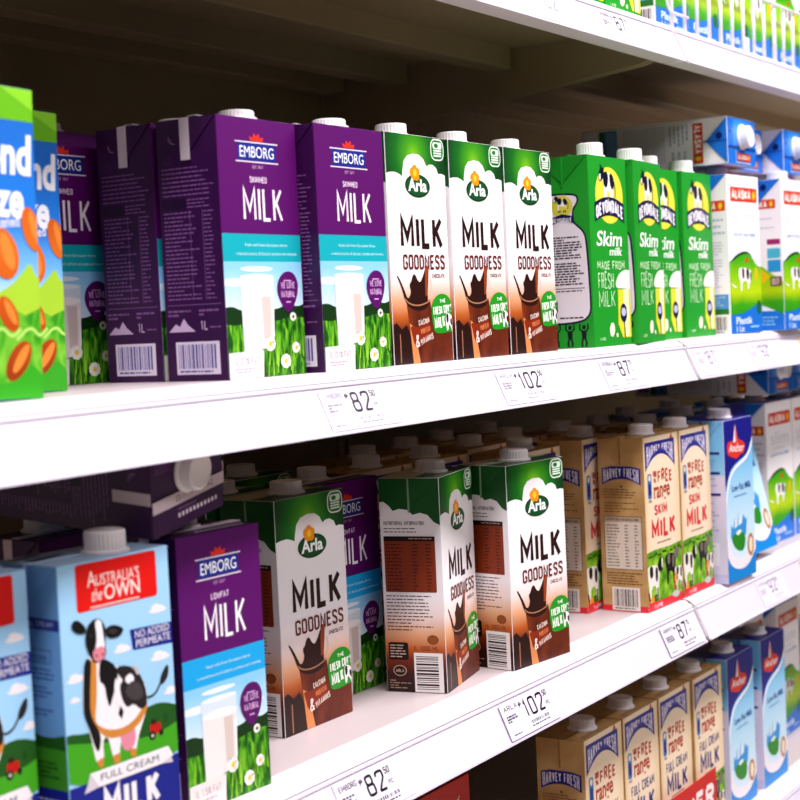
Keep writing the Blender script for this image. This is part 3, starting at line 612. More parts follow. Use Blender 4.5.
# kraft coloured free range milk ---------------------------------------------
PASTURE = noise_mat('print_pasture', [(.32, '#4d8f16'), (.48, '#7db426'), (.62, '#a4cf3a'), (.75, '#c6d96a')], (1, 1, 1), 70, 3)
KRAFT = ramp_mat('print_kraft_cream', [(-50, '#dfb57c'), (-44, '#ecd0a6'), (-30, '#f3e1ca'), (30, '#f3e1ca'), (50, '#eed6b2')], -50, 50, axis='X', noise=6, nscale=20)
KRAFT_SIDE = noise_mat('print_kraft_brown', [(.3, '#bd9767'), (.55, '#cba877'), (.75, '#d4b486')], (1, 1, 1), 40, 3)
def kind_kraft(full):
    W, D, H = .0925, .056, .1975 if full else .195
    txt = '#3b3a8c' if full else '#dd3b48'; nv = '#34369a'; rd = '#c04a26'
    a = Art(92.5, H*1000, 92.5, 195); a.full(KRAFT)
    ar = lambda s_: 17*(1-(2*s_-1)**2)
    P = [(4, 189), (82, 189)]+[(82-78*k/16, 157+ar(k/16)) for k in range(17)]
    a.poly(P, nv, 2); a.poly([(6, 187), (80, 187)]+[(80-74*k/16, 160+ar(k/16)) for k in range(17)], '#4a4ba6', 3)
    a.t('HARVEY FRESH', 0, 0, 70, 20, 1.5, '#f4ecf2', 4, gap=.5, warp=lambda s_, t_: (9+s_*67, 163+ar(s_)+t_*(21.5-ar(s_))))
    a.poly([(70, 189), (74, 196), (78, 189)], '#c8702a', 4)
    a.t('FREE', 35, 142, 38, 14, 2.4, rd, 3, gap=.4, jit=1.4); a.t('100', 22, 149, 10, 7, 1.5, rd, 3, gap=.3); a.t('%', 24, 142, 7, 6, 1.2, rd, 3)
    a.bt('range', 24, 121.5, 42, 16.5, rd, 3, bold=.02)
    a.rrect(8.5, 126, 18.5, 154, 3, '#5a86c4', 3); a.ell(13.5, 149, 3, 3.4, '#e8e2c0', 4); a.rrect(10.5, 130, 16.5, 143, 1, '#2a3f86', 4); a.t('FREE', 10, 121.5, 8, 3, .5, nv, 3)
    if full: a.t('FULL CREAM', 15, 105, 62, 11, 1.5, txt, 3, gap=.3, jit=.5); a.t('MILK', 16, 78, 60, 24, 4.0, txt, 3, gap=.32, jit=.6)
    else: a.t('SKIM', 24, 105.5, 33, 12.5, 2.4, txt, 3, gap=.34, jit=.6); a.t('MILK', 14.5, 79.5, 63, 23, 4.8, txt, 3, gap=.32, jit=.6)
    a.lines(28, 73, 66, 76, 1, '#a87a60')
    a.poly([(-2, 8), (-2, 66), (20, 68), (60, 67), (95, 69), (95, 8)], PASTURE, 2)
    rnd = random.Random(3)
    for k in range(16): x = k*6+rnd.uniform(-2, 2); a.ell(x, 62+rnd.uniform(-1.5, 1.5), rnd.uniform(1.6, 3.4), rnd.uniform(.8, 1.7), '#2c4a12', 3, n=10)
    for (x, y, s, dk) in ((14, 36, 1.15, 0), (60, 45, 1., 1), (82, 30, .8, 0)):
        c1, c2 = ('#f2ece4', '#1c1a1a') if not dk else ('#231e1c', '#8a8078')
        f = lambda Q: [(x+u*s, y+v*s) for u, v in Q]
        a.blob(f([(-13, 12), (-4, 14), (12, 12), (15, 4), (12, -6), (11, -22), (7, -22), (6, -7), (-4, -7), (-6, -22), (-10, -22), (-10, -4), (-14, 4)]), c1, 4, 1)
        a.blob(f([(10, 12), (16, 20), (23, 18), (25, 9), (20, 5), (13, 5)]), c2, 5, 1); a.blob(f([(-8, 13), (0, 13), (0, 2), (-7, 1)]), c2, 5, 1); a.blob(f([(5, 11), (11, 10), (10, -4), (5, -3)]), c2, 5, 1)
        if not dk: a.line(f([(-11, -12), (-9, -22)]), 2.6*s, c2, 5); a.line(f([(9, -10), (9, -22)]), 2.6*s, c2, 5); a.blob(f([(19, 18), (22, 18), (23, 8), (20, 8)]), '#f2ece4', 6, 1)
    a.ell(74, 22, 6.5, 15, '#c8742a', 4); a.ell(74, 27, 3.4, 6, '#e8b070', 5); a.ell(7, 13, 8, 5, '#f0a22a', 4); a.ell(20, 14, 6, 4, '#3c7a1c', 4)
    a.rect(-2, -2, 95, 10, '#e2384e' if not full else '#3d49a8', 5); a.t('1 LITRE', 14, 2.5, 22, 4.6, 1, '#fbe6e4', 6); a.blob([(60, 10), (66, 14), (78, 14), (84, 9), (74, 5)], '#c9d0c8', 6, 1)
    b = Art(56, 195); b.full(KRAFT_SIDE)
    ar2 = lambda s_: 7*(1-(2*s_-1)**2)
    b.poly([(4.5, 161), (16, 163.5), (40, 163.5), (52, 161)]+[(52-47.5*k/14, 142.5+ar2(k/14)) for k in range(15)], nv, 2)
    b.t('HARVEY FRESH', 0, 0, 44, 14, 1.0, '#f2eaf0', 3, gap=.5, warp=lambda s_, t_: (7+s_*42, 145.5+ar2(s_)+t_*(14.6-ar2(s_)*.9)))
    b.lines(6, 127, 50, 139, 4, '#6e4c2c', th=.9, seed=2); b.lines(6, 111, 50, 124, 4, '#6e4c2c', th=.9, seed=3); b.ell(28, 141, 1.6, 1.2, '#6e4c2c', 2, n=10)
    b.rect(5, 47.5, 51.5, 107.5, '#5c4430', 2); b.rect(5.7, 48.2, 50.8, 106.8, '#e2d6ca', 3); b.rect(5.7, 101, 50.8, 106.8, '#cbb9a6', 4); b.t('NUTRITION INFORMATION', 8, 102.4, 40, 3, .5, '#3a2a22', 5)
    b.lines(8, 50, 24, 99, 14, '#5a463c', th=1, ly=4, seed=5); b.lines(30, 50, 37, 99, 14, '#5a463c', th=1, ly=4, seed=6, fill=.7); b.lines(42, 50, 49, 99, 14, '#5a463c', th=1, ly=4, seed=7, fill=.7)
    b.lines(6, 30, 50, 45, 5, '#6e4c2c', th=1.2, seed=8); b.rect(-2, -2, 58, 7, '#e2384e' if not full else '#3d49a8', 2); b.barcode(12, 1.5, 46, 27.5, '#2c2420', '#efe7e2', 3)
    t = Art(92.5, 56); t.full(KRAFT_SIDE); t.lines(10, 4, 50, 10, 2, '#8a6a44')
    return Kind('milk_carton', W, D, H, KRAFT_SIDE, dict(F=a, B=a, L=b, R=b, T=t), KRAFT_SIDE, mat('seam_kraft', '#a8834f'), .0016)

# blue and white low fat milk ------------------------------------------------
def kind_anchor():
    W, D, H = .092, .056, .198
    ic = ramp_mat('print_ice_blue', [(30, '#dff1fb'), (80, '#cfe9f8'), (130, '#a4d6f2'), (150, '#8cc8ee')], 30, 150); nv = mat('print_royal_blue', '#2b2b96'); a = Art(92, 198, 92, 196); a.full(ic)
    sw = [(-3, 200), (96, 200), (94, 176), (86, 162), (72, 150), (48, 145), (28, 140), (14, 132), (5, 120), (-3, 104)]
    sw = sw[:2]+chaikin(sw[2:], False, 2); a.poly(sw, nv, 3)
    a.line([(97, 178), (89, 161), (73, 147), (48, 141), (29, 136), (16, 128), (8, 116), (2, 100), (-2, 85)], 4.2, '#f7f7fb', 4, sm=2)
    a.blob([(8, 168), (20, 171), (30, 168), (40, 176), (44, 171), (58, 168), (68, 163), (62, 152), (50, 152), (40, 147), (22, 151), (9, 154)], '#e24a3c', 5, 1)
    a.poly([(36, 190), (45, 168), (28, 168)], '#f2dfe0', 6); a.poly([(36, 190), (45, 168), (37, 168)], '#e2685a', 7); a.bt('Anchor', 14, 156, 48, 10, '#f8efee', 7, bold=.02, rot=-3, shear=.2)
    a.bt('Low Fat Milk', 20, 109, 62, 8, '#2a5aa8', 5, bold=.01); a.lines(26, 101, 70, 104, 1, '#7aa8d4', ly=5)
    a.poly([(12, 54), (14, 70), (20, 64), (26, 78), (33, 66), (40, 84), (48, 68), (54, 78), (62, 70), (66, 74), (60, 52), (40, 56)], '#4aa6e0', 5); a.poly([(26, 78), (33, 66), (24, 64)], '#e6f3fb', 6); a.poly([(40, 84), (48, 68), (36, 66)], '#e6f3fb', 6)
    a.blob([(13, 56), (20, 44), (34, 36), (54, 34), (60, 52), (40, 60)], '#3a9c34', 6, 1); a.blob([(26, 58), (34, 54), (48, 58), (40, 62)], '#e9f3e0', 7, 1)
    wv = chaikin([(-3, 58), (4, 42), (14, 30), (30, 24), (50, 22), (68, 26), (82, 36), (96, 44)], False, 2)
    a.poly([(-3, -3)]+[(x, y-9) for x, y in wv]+[(96, -3)], '#1f9ade', 3); a.line([(x, y-3.5) for x, y in wv], 13, '#f4eef4', 4)
    a.ell(75, 38, 10, 14, '#c98a3a', 6); a.ell(75, 38, 6, 9.6, '#f6e7d4', 7)
    b = Art(56, 196); b.full(mat('print_pearl', '#dcd8ec')); b.rect(-2, 132, 58, 200, ic, 1)
    for y in (159, 135, 109): b.rect(4, y-1.6, 50, y+1.6, '#2b2b96', 3)
    for k, y in enumerate((140, 114, 60)): b.lines(6, y, 48, y+(16 if k < 2 else 44), 4 if k < 2 else 12, '#9a9cc8', th=1, ly=3, seed=k+2)
    b.rect(14, 22, 46, 50, '#eceaf4', 3); b.lines(18, 25, 42, 48, 6, '#a0a0c0', ly=4); b.rect(-2, -2, 58, 12, '#c9cbe6', 2)
    t = Art(92, 56); t.full(nv)
    return Kind('milk_carton', W, D, H, mat('print_royal_blue', '#2b2b96') if 0 else mat('print_pearl', '#dcd8ec'), dict(F=a, B=a, L=b, R=b, T=t), ic, mat('seam_royal', '#2f3aa0'), .0016)

# almond drink ---------------------------------------------------------------
def kind_almond():
    W, D, H = .095, .060, .193
    sk = ramp_mat('print_almond_sky', [(55, '#d8ecf8'), (80, '#8cc6f0'), (110, '#2f8fe0'), (172, '#2a7fd2')], 55, 172); lime = mat('print_lime', '#7cc21e'); a = Art(95, 193); a.full(sk)
    a.rect(-2, 172.5, 98, 196, lime, 2); a.poly([(60, 196), (98, 196), (98, 178)], '#9ad83a', 3)
    w = '#f3f4f8'
    a.bt('Almond', 8, 138.5, 83, 26, w, 4, bold=.035, shear=.05); a.bt('Breeze', 14, 112, 70, 24, w, 4, bold=.035, shear=.05); a.bt('unsweetened', 38, 105, 42, 7, w, 4, bold=.01, rot=6)
    al = ramp_mat('print_almond', [(0, '#8a3a0c'), (55, '#c9621a'), (100, '#e2812a'), (130, '#d86f1e')], 0, 130, noise=8, nscale=90)
    for x, y, rx, ry, r in ((90, 106, 7.5, 14, 18), (66, 90, 12, 16, 20), (68, 53, 7, 12, 30), (75, 24, 8, 14.5, -38), (30, 60, 8, 15, 25), (20, 30, 8, 14, -30), (48, 78, 7, 12, 60)): a.ell(x, y, rx, ry, al, 6, rot=r); a.ell(x+rx*.25, y+ry*.1, rx*.4, ry*.75, '#ea9a4a', 7, rot=r)
    gf = noise_mat('print_leaf_wave', [(.3, '#2c8a1c'), (.5, '#58b42c'), (.7, '#9bd352')], (1, 1, .6), 50, 2, distort=1.5)
    a.blob([(-4, 50), (10, 64), (22, 58), (36, 70), (50, 60), (60, 66), (70, 70), (78, 76), (88, 86), (91, 78), (99, 72), (99, 40), (-4, 40)], '#b6d84a', 4, 1)
    a.poly([(-3, -3), (-3, 50), (12, 56), (26, 50), (40, 58), (56, 52), (68, 58), (82, 52), (98, 58), (98, -3)], gf, 5)
    a.blob([(-4, 18), (20, 26), (40, 12), (58, 10), (74, 12), (84, 22), (90, 19), (99, 10), (99, -4), (-4, -4)], '#49b02e', 8, 1)
    for k in range(4): a.line([(2+k*24, 40-k), (14+k*24, 46), (22+k*24, 38), (30+k*24, 44)], 2.2, '#bfe480', 6, sm=2)
    b = Art(60, 193); b.full(mat('print_strong_blue', '#2a7fd2')); b.rect(-2, 172.5, 62, 196, lime, 2); b.lines(5, 60, 54, 160, 24, '#bcd8f4', th=1.2); b.rect(-2, -2, 62, 46, gf, 2); b.barcode(12, 6, 46, 34, ly=3)
    t = Art(95, 60); t.full(lime)
    return Kind('almond_drink_carton', W, D, H, mat('print_strong_blue', '#2a7fd2'), dict(F=a, B=a, L=b, R=b, T=t), mat('print_lime_ear', '#6db01a'), lime, .0016, cap=False)
# ------------------------------------------------------------------ shelving
UP, MID, TOP, BOT = 0., -.3002, .3573, -.605
JOINT = .777
WHITE = mat('shelf_white_enamel', '#ece6ea', .38, .4)
RAIL = mat('rail_white_plastic', '#e4ddea', .3, .45)
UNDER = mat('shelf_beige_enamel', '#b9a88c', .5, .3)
BACKM = noise_mat('back_panel_taupe', [(.3, '#b0a080'), (.7, '#bcac8c')], (1, 1, 1), 6, 2, .6)
BLACKGAP = mat('post_slot_dark', '#2a2826', .5, .4)  # dark slabs on the posts, painted in place of the dark inside their slots

def shelf(z, x0, x1, label, beams=True):
    t = thing('shop_shelf', label, 'shelf', ((x0+x1)/2, 0, z), group='white metal shelves of the dairy aisle')
    h = (x1-x0)/2
    bm = bmesh.new(); box(bm, -h, .0205, -.0022, h, .4655, 0); obj('deck', bm, mat('deck_white_enamel', '#cfc4c5', .38, .4), t)
    bm = bmesh.new(); prism(bm, [(.0205, 0), (.001, 0), (-.0012, -.0004), (-.0075, -.0042), (-.0095, -.0062), (-.0088, -.0085), (-.0225, -.041), (-.0215, -.0436), (.004, -.0436), (.0065, -.0425), (.0065, -.041), (-.018, -.041), (-.0045, -.009), (-.0035, -.0025), (.0205, -.0022)], -h, h); obj('front_lip', bm, [WHITE], t)
    bm = bmesh.new()   # the price rail, tilted back
    prism(bm, [(-.0100, -.0076), (-.0115, -.0082), (-.0119, -.0098), (-.0110, -.0112), (-.0256, -.0438), (-.0272, -.0440), (-.0276, -.0458), (-.0258, -.0463), (-.0236, -.0450), (-.0091, -.0100)], -h+.001, h-.001)
    obj('price_rail', bm, RAIL, t)
    if beams:
        for y in ((.19, .335, .43) if z == TOP else (.235, .335, .43)):
            bm = bmesh.new(); prism(bm, [(y, -.0024), (y, -.027), (y+.002, -.0285), (y+.03, -.0285), (y+.032, -.027), (y+.032, -.0024)], -h+.012, h-.012); obj('support_beam', bm, UNDER, t)
    for s in (-1, 1):
        bm = bmesh.new(); xa, xb = sorted((s*(h-.0015), s*(h-.0045)))
        prism(bm, [(.0075, -.0024), (.0075, -.036), (.03, -.0425), (.27, -.068), (.4645, -.086), (.4645, -.0024)], xa, xb); obj('bracket', bm, UNDER, t)
    bm = bmesh.new(); box(bm, -h+.006, .023, -.0036, h-.006, .4645, -.0024); obj('deck_underside', bm, UNDER, t)
    return t

X0, X1 = -.445, 2.2
for z, nm in ((TOP, 'top shelf'), (UP, 'upper shelf'), (MID, 'middle shelf'), (BOT, 'bottom shelf')):
    what = {'top shelf': 'carrying green cartons at the top edge', 'upper shelf': 'under purple and chocolate cartons',
            'middle shelf': 'under the cow picture carton', 'bottom shelf': 'under the kraft full cream cartons'}[nm]
    shelf(z, X0, JOINT-.004, 'white metal shelf bay left of the joint, '+what)
    what = {'top shelf': 'with a wire fence', 'upper shelf': 'under upright white slim cartons',
            'middle shelf': 'under the tilted blue carton', 'bottom shelf': 'under two royal blue topped cartons'}[nm]
    shelf(z, JOINT+.004, X1, 'white metal shelf bay right of the joint, '+what)

fr = thing('shelving_frame', 'taupe back panel and upright posts holding all the white shelves', 'shelving', (JOINT, .47, -1.15))
for x0, x1 in ((X0, JOINT-.02), (JOINT+.02, X1)):
    bm = bmesh.new(); box(bm, x0-JOINT, -.004, .05, x1-JOINT, .0, 2.2); obj('back_panel', bm, BACKM, fr)
for x in (X0-.012, JOINT, X1+.012):
    bm = bmesh.new(); box(bm, x-JOINT-.018, -.0042, 0, x-JOINT+.018, .03, 2.2, 0, .001)
    for k in range(43): box(bm, x-JOINT-.004, -.0044, .06+k*.05, x-JOINT+.004, -.0041, .085+k*.05, 1)
    obj('upright_post', bm, [UNDER, BLACKGAP], fr)
bm = bmesh.new(); box(bm, X0-JOINT, -.44, 0, X1-JOINT, -.02, .1); obj('base_plinth', bm, UNDER, fr)

bm = bmesh.new(); box(bm, -6, -6, -1.17, 8, 1.5, -1.152); fl = obj('floor', bm, noise_mat('floor_tile', [(.3, '#c4bcb0'), (.7, '#d0c8bc')], nscale=4, rough=.35)); fl['kind'] = 'structure'
bm = bmesh.new(); box(bm, -6, .56, -1.152, 8, .66, 2.6); wl = obj('wall_back', bm, mat('wall_paint', '#cfc9c2', .7, .2)); wl['kind'] = 'structure'

# ------------------------------------------------------------------ cartons
purple = kind_purple(False, .097); lowfat = kind_purple(True, .086); lowfat_wide = kind_purple(True, .097); choc = kind_choc(); green = kind_green(); slim = kind_alaska()
cow = kind_cow(); kskim = kind_kraft(False); kfull = kind_kraft(True); blue = kind_anchor(); almond = kind_almond()

g = 'cartons standing on the upper shelf'
almond.put_lean(-.290, .020, 0, 1.5, UP+.0026, 'front blue and lime almond drink carton, cut off by the left frame edge', g)
almond.put_lean(-.202, .086, 0, 1.2, UP+.0021, 'blue and lime almond drink carton half hidden behind the front almond carton', g)
purple.put(-.067, .165, 0, UP, 'dark purple carton set back in shade, right beside the almond cartons', g)
purple.put(.000, .0905, -2, UP, 'purple carton showing its nutrition side, behind and left of the front skimmed carton', g)
purple.put(-.001, .027, 0, UP, 'purple and turquoise skimmed milk carton, the left one of two facing front', g)
purple.put(.100, .012, 0, UP, 'purple and turquoise skimmed milk carton next to the first chocolate milk carton', g)
choc.put(.201, .012, 0, UP, 'white, green and brown chocolate milk carton directly right of the purple cartons, upper shelf', g)
choc.put(.301, .010, 0, UP, 'middle one of the three chocolate milk cartons on the upper shelf', g)
choc.put(.4005, .009, 0, UP, 'chocolate milk carton beside the green skim milk cartons, last of the upper three', g)
green.put(.562, .0, 0, UP, 'green skim milk carton showing its white bottle side panel, next to chocolate milk', g)
green.put(.660, -.006, 5, UP, 'second green skim milk carton from the left on the upper shelf, standing furthest forward', g)
green.put(.757, .022, 0, UP, 'third green skim milk carton, its left part hidden by the one in front', g)
green.put(.854, .018, 0, UP, 'rightmost green skim milk carton, beside the white slim milk cartons', g)
slim.put(.953, .0, -3, UP, 'upright white and blue slim milk carton touching the green cartons, upper shelf', g)
slim.at((1.1495, .009, UP), (0, 0, R(178)), 'upright white and blue slim milk carton at the right frame edge, upper shelf', g)
slim.put(1.205, -.008, 0, UP, 'upright white slim milk carton just past the frame edge on the upper shelf', g)
def lying(k, x, y, z, label, group, tilt=90, roll=0, yaw=0):
    """a carton on its face, top end towards the aisle; x, y, z: lower left front corner"""
    M = Matrix.Rotation(R(yaw), 3, 'Z') @ Matrix.Rotation(R(roll), 3, 'Y') @ Matrix.Rotation(R(tilt), 3, 'X')
    o = Vector((x, y, z)) - M @ Vector((-k.W/2, -k.D/2, k.H))
    return k.at(o, (R(tilt), R(roll), R(yaw)), label, group)
g = 'white and blue slim milk cartons lying on top of others'
zc = UP+slim.H+.0131
lying(slim, .957, -.002, zc, 'lying slim milk carton with a red label on its side, nearest the green cartons', g)
lying(slim, 1.062, .026, zc, 'lying slim milk carton on the upper shelf, squeezed between the two other lying ones', g)
lying(slim, 1.170, .0, zc, 'lying slim milk carton at the right frame edge of the upper shelf stack', g)
slim.put(1.06, .062, 0, UP, 'upright slim milk carton set back behind the front row under the lying ones', None)
slim.put(.955, .12, 0, UP, 'upright slim milk carton in shade behind the green cartons, supporting a lying one', None)

g = 'cartons standing on the middle shelf'
cow.put(-.3104, .0248, 0, MID, 'light blue cow picture carton cut off by the left frame edge', g)
cow.put(-.203, .0096, -4.6, MID, 'light blue full cream milk carton with a big cow and red sign', g)
lowfat.put(-.083, .016, -4, MID, 'purple lowfat milk carton in front, between the cow carton and chocolate milk', g)
choc.put(.1074, .075, -.7, MID, 'chocolate milk carton right of the purple lowfat carton, middle shelf', g)
lowfat_wide.put(.211, .1075, 0, MID, 'dark purple carton set back between two chocolate milk cartons, middle shelf', g)
choc.put(.2882, .0277, 12.5, MID, 'chocolate milk carton turned to show its brown nutrition panel', g)
choc.put(.3875, .0138, -7, MID, 'chocolate milk carton standing foremost beside the kraft cartons, middle shelf', g)
kskim.put(.665, .070, 0, MID, 'kraft skim milk carton set back in shade behind the front kraft pair', g)
kskim.put(.690, .0077, -1.5, MID, 'kraft free range skim milk carton showing its brown side, left one of the front pair', g)
kskim.put(.786, .005, 0, MID, 'kraft free range skim milk carton, right one of the front pair beside the blue carton', g)
blue.put(.885, -.011, -1, MID, 'upright royal blue and ice blue low fat milk carton on the middle shelf', g)
M_ = Matrix.Rotation(R(-12.3), 3, 'X')
o_ = Vector((1.033, .0105, -.2878)) - M_ @ Vector((-blue.W/2, -blue.D/2, 0))
blue.at(o_, (R(-12.3), 0, 0), 'blue and white low fat milk carton tilted back against the white cartons', g)
g = 'white slim milk cartons at the right of the middle shelf'
slim.put(1.045, .1105, 0, MID, 'white slim milk carton supporting the tilted blue carton from behind, middle shelf', g)
slim.put(1.225, .1075, 0, MID, 'white slim milk carton seen between the blue cartons and the front white one', g)
slim.put(1.190, .045, -2, MID, 'white slim milk carton second from the tilted blue carton, middle shelf', g)
slim.put(1.296, .043, 0, MID, 'white slim milk carton at the right frame edge of the middle shelf', g)
slim.put(1.402, .043, 0, MID, 'white slim milk carton just past the frame edge, middle shelf', g)
lying(slim, 1.165, .030, MID+slim.H+.0131, 'slim milk carton lying on the upright ones under the upper shelf rail', None)
lying(slim, 1.275, .034, MID+slim.H+.0131, 'slim milk carton lying at the frame edge on the middle shelf stack', None)
# purple carton thrown on top, tilted, resting on its neighbours and the one behind
lowfat.put(-.118, .112, 0, MID, 'dark purple carton in the second row, under the tilted lying one', None)
lying(lowfat, *((Vector((-.108, .013, -.0815)) + Matrix.Rotation(R(5), 3, 'Z') @ Matrix.Rotation(R(-9), 3, 'Y') @ Matrix.Rotation(R(96.5), 3, 'X') @ Vector((0, -.38*lowfat.D, 0)))),
      'dark purple carton lying tilted across others above the purple lowfat carton', None, 96.5, -9, 5)

g = 'cartons in the dark back rows of the middle shelf'
back = [(choc, .098, .139, 'chocolate milk carton right behind the front left chocolate carton'), (choc, .224, .215, 'chocolate milk carton far back behind the purple mid shelf carton'),
        (kskim, .322, .135, 'kraft carton in shade behind the turned chocolate milk carton'), (kskim, .420, .128, 'kraft carton in shade behind and left of the foremost chocolate milk carton'),
        (kskim, .511, .066, 'kraft carton with handwriting just behind the foremost chocolate milk carton'), (kskim, .550, .150, 'kraft carton in the third row behind the gap before the kraft pair'),
        (kskim, .645, .150, 'kraft carton in the third row behind the kraft carton set back in shade'), (kskim, .743, .135, 'kraft carton right behind the left one of the front kraft pair'),
        (kskim, .838, .066, 'kraft carton in the second row behind the right front kraft carton'), (blue, .935, .135, 'royal blue topped carton in the back row behind the upright blue one'),
        (kskim, .838, .130, 'kraft carton in the third row behind the front kraft pair'), (kskim, .420, .205, 'kraft carton in the far back row, left end'), (kskim, .520, .215, 'kraft carton in the far back row, second from left'), (kskim, .620, .228, 'kraft carton in the far back row, third from left'),
        (kskim, .720, .225, 'kraft carton in the far back row, fourth from left'), (blue, .935, .058, 'royal blue topped carton behind the tilted and the upright blue cartons')]
for k, x, y, lb in back: k.put(x, y, 0, MID, lb, g)

g = 'cartons standing on the bottom shelf'
zb = BOT
kfull.put(.540, .020, 0, zb, 'kraft full cream milk carton at the left end of the bottom shelf row', g)
kfull.put(.637, .020, 0, zb, 'second kraft full cream milk carton from the left, bottom shelf', g)
kfull.put(.734, .020, 0, zb, 'third kraft full cream milk carton from the left, bottom shelf', g)
kfull.put(.831, .018, 0, zb, 'kraft full cream milk carton beside the royal blue cartons, bottom shelf', g)
blue.put(.943, .018, 0, zb, 'royal blue topped low fat milk carton next to the kraft row, bottom shelf', g)
blue.put(1.062, .017, 0, zb, 'right one of the two royal blue topped cartons on the bottom shelf', g)
kfull.put(.455, .235, 0, zb, 'kraft carton in deep shade at the back of the bottom shelf', g)
slim.put(1.180, .090, 0, zb+.0, 'white carton with orange red label set back behind the royal blue pair', g)
slim.put(1.290, .075, 0, zb+.0, 'white and green carton at the right frame edge of the bottom shelf', g)
# red carton on the bottom shelf
redm = mat('print_signal_red', '#d3201f'); ra = Art(136, 195); ra.full(redm); ra.bt('guaranteed', 58, 168, 56, 10, '#f7e6e4', 3, shear=.2, bold=.01); ra.lines(30, 150, 84, 160, 2, '#f0cfca')
rb = Art(56, 195); rb.full(mat('print_dark_red', '#8c1414')); rb.lines(5, 40, 50, 150, 14, '#d88a84')
rt = Art(136, 56); rt.full(mat('print_dark_red', '#8c1414'))
red = Kind('milk_carton', .136, .056, .195, redm, dict(F=ra, B=ra, L=rb, R=rb, T=rt), mat('print_dark_red', '#8c1414'), mat('print_dark_red', '#8c1414'), .0016, cap=False)
red.put(.268, .079, 0, zb, 'bright red carton with white slanted writing at the bottom frame edge', g)

g = 'cartons standing on the top shelf'
for k, lb in enumerate(('leftmost green carton on the top shelf, only its base showing', 'middle green carton on the top shelf above the green skim milk', 'green carton on the top shelf next to the wire fence')):
    green.put(.452+k*.097, .012, 0, TOP, lb, g)
W_ = ('first', 'second', 'third', 'fourth', 'fifth', 'sixth', 'seventh')
for k in range(7): slim.put(.786+k*.103, .014+.002*(k % 2), 0, TOP, 'slim milk carton on the top shelf, %s from the left behind the wire fence' % W_[k], g)

# ------------------------------------------------------------------ wire fence on the top shelf
WIRE = mat('white_coated_wire', '#f4eef2', .35, .5)
fe = thing('wire_fence', 'low white wire fence along the front of the top shelf', 'fence', (.80, 0, TOP))
y_ = .0045
for k in range(18):
    x = .010+.0388*k; bm = bmesh.new(); tube(bm, [(x, y_, .0005), (x, y_, .076)], .0023); obj('wire', bm, WIRE, fe, True)
bm = bmesh.new(); tube(bm, [(-.010, y_-.0036, .076), (.70, y_-.0036, .076)], .0019); obj('top_rail', bm, WIRE, fe, True)
bm = bmesh.new(); tube(bm, [(-.012, y_-.0036, .0735)]+[(-.012, y_-.0036, .032), (-.010, y_-.0036, .024), (-.004, y_-.0036, .019), (.006, y_-.0036, .017), (.05, y_-.0036, .017)], .0017); obj('end_hoop', bm, WIRE, fe, True)
bm = bmesh.new(); box(bm, .237, y_-.006, .0005, .249, y_-.002, .018, 0, .001); obj('clip', bm, WIRE, fe)

# ------------------------------------------------------------------ price tags in the rails
PAPER = mat('tag_paper', '#e9e3ee', .4, .4)
TILT = R(-23.9)
def price_tag(x0, x1, z, big, small, word, label, faded=False, lift=0.):
    w = (x1-x0)*1000; h = 34.
    c = '#9b95a6' if faded else ('#4a4552' if z == UP else '#25222c'); c2 = '#c3bccc' if faded else ('#a9a3b4' if z == UP else '#6a6574')
    a = Art(w, h, 90, 34)
    a.t(word, 5, 26, 22, 4.6, .6, c2, 2, gap=.3); a.lines(5, 15, 24, 22, 3, c2, th=1.5, seed=int(x0*100)); a.lines(6, 3, 20, 5, 1, c2)
    k = len(big); x = 36
    a.t('P', x-6, 24, 3.6, 5, .8, c, 2); a.rect(x-7, 27, x-1.6, 27.6, c, 2)
    a.t(big, x, 13, 11*k+2, 17, 2.1, c, 2, gap=.35); a.t(small, x+11*k+4, 24.5, 7, 5.5, .8, c, 2); a.t('PC', x+11*k+5, 16, 6, 3.4, .5, c2, 2)
    a.barcode(36, 2, 74, 11.5, c2, '#efeaf4', 1, seed=int(x0*1000)+7)
    mid = Vector(((x0+x1)/2, -.0190, z-.0273)); nrm = Vector((0, -.914, .405))
    t = thing('price_tag', label, 'price tag', mid+nrm*(-.00006+lift), (TILT, 0, 0), 'price tags in the shelf rails')
    bm = bmesh.new(); mats = [PAPER]; W, H = x1-x0, .034
    box(bm, -W/2, -.0001, -H/2, W/2, .0001, H/2)
    printed(bm, mats, a, lambda u, v, o: (-W/2+u*.001, -.0001-o, -H/2+v*.001))
    obj('card', bm, mats, t)
    return t
price_tag(.054, .150, UP, '82', '50', 'EMBORG', 'price tag reading 82 under the purple cartons, upper shelf rail')
price_tag(.327, .424, UP, '102', '50', 'ARLA', 'price tag reading 102 under the three chocolate milks, upper shelf rail')
price_tag(.542, .640, UP, '87', '75', 'DEVONDALE', 'price tag reading 87 under the first green carton, upper shelf rail')
price_tag(.792, .880, UP, '87', '75', 'HARVEY', 'price tag right of the joint, under the last green cartons', True)
price_tag(.968, 1.062, UP, '92', '00', 'ALASKA', 'price tag under the upright white slim cartons, upper shelf rail', True)
price_tag(.048, .145, MID, '82', '50', 'EMBORG', 'large price tag reading 82 at the bottom frame edge, middle shelf rail')
price_tag(.306, .403, MID, '102', '50', 'ARLA', 'price tag reading 102 standing proud of the middle shelf rail', lift=.0012)
price_tag(.668, .766, MID, '87', '75', 'HARVEY', 'price tag reading 87 at the joint of the middle shelf rail', lift=.0012)
price_tag(.970, 1.064, MID, '92', '00', 'ANCHOR', 'price tag right of the joint under the tilted carton, middle shelf rail', True)
price_tag(.400, .490, TOP, '102', '50', 'ARLA', 'faded price tag at the left visible end of the top shelf rail', True)
price_tag(.570, .660, TOP, '87', '75', 'DEVONDALE', 'price tag with a brown edge below the green top shelf cartons')
price_tag(.99, 1.085, BOT, '92', '00', 'ANCHOR', 'price tag at the lower right corner, bottom shelf rail', True)
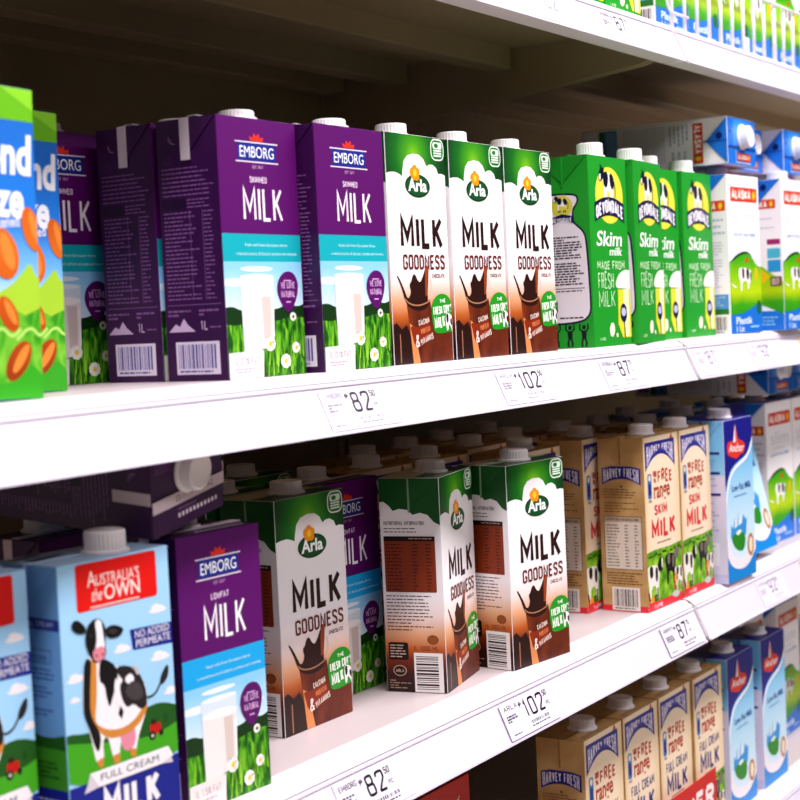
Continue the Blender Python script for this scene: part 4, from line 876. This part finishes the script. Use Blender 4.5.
YEL = mat('yellow_card', '#ecd77a', .5)
for x, z, lb in ((1.172, UP, 'narrow pale yellow marker strip at the right end of the upper shelf rail'), (1.146, MID, 'narrow pale yellow marker strip at the right of the middle shelf rail')):
    t = thing('marker_strip', lb, 'strip', Vector((x, -.0190, z-.0273))+Vector((0, -.914, .405))*.0002, (TILT, 0, 0), 'yellow marker strips in the rails')
    bm = bmesh.new(); box(bm, -.006, -.0002, -.0165, .006, .0002, .0165); obj('card', bm, YEL, t)
# red promotion card in front of the kraft cartons
pc = thing('promotion_card', 'red card with white capital letters in front of the kraft full cream cartons', 'card', (.785, .0105, BOT+.0006), (0, 0, 0))
ca = Art(180, 80, 180, 72); ca.full(mat('print_signal_red', '#d3201f')); ca.t('SAVER', 22, 34, 148, 26, 6.5, '#fbeeee', 3, gap=.28)
bm = bmesh.new(); mats = [mat('print_signal_red', '#d3201f')]; box(bm, -.09, -.0005, 0, .09, .0005, .080); printed(bm, mats, ca, lambda u, v, o: (-.09+u*.001, -.0005-o, v*.001)); obj('printed_card', bm, mats, pc)

# ------------------------------------------------------------------ light
W = bpy.data.worlds.new('shop_air'); SC.world = W; W.use_nodes = True
W.node_tree.nodes['Background'].inputs[0].default_value = (1, .96, .97, 1); W.node_tree.nodes['Background'].inputs[1].default_value = .010
def lamp(x, y, z, sx, sy, e, rot=(0, 0, 0)):
    l = bpy.data.lights.new('ceiling_light', 'AREA'); l.shape = 'RECTANGLE'; l.size = sx; l.size_y = sy; l.energy = e; l.color = (1, .95, .975)
    o = bpy.data.objects.new('ceiling_light', l); COL.objects.link(o); o.location = (x, y, z); o.rotation_euler = rot
    return o
lamp(.4, -.95, 1.85, 5, .3, 97, (R(22), 0, 0))
lamp(.4, -2.4, 1.85, 5, .3, 30, (R(50), 0, 0))

# ------------------------------------------------------------------ camera
cd = bpy.data.cameras.new('camera'); cam = bpy.data.objects.new('camera', cd); COL.objects.link(cam)
F, YAW, PIT, ROL = 1565.98, .571601, -.0529327, -.0465295
f = Vector((math.cos(PIT)*math.cos(YAW), math.cos(PIT)*math.sin(YAW), math.sin(PIT)))
r0 = Vector((math.sin(YAW), -math.cos(YAW), 0)); u0 = r0.cross(f)
r = r0*math.cos(ROL)+u0*math.sin(ROL); u = -r0*math.sin(ROL)+u0*math.cos(ROL)
M = Matrix((r, u, -f)).transposed().to_4x4(); M.translation = (-.902046, -.701126, .0408457)
cam.matrix_world = M
cd.sensor_width = 36; cd.sensor_fit = 'HORIZONTAL'; cd.lens = F/800*36; cd.clip_start = .05
cd.dof.use_dof = True; cd.dof.focus_distance = 1.42; cd.dof.aperture_fstop = 9.5
SC.camera = cam
vs = SC.view_settings
vs.view_transform = 'Standard'; vs.look = 'None'; vs.gamma = 1; vs.exposure = .7; vs.use_curve_mapping = False
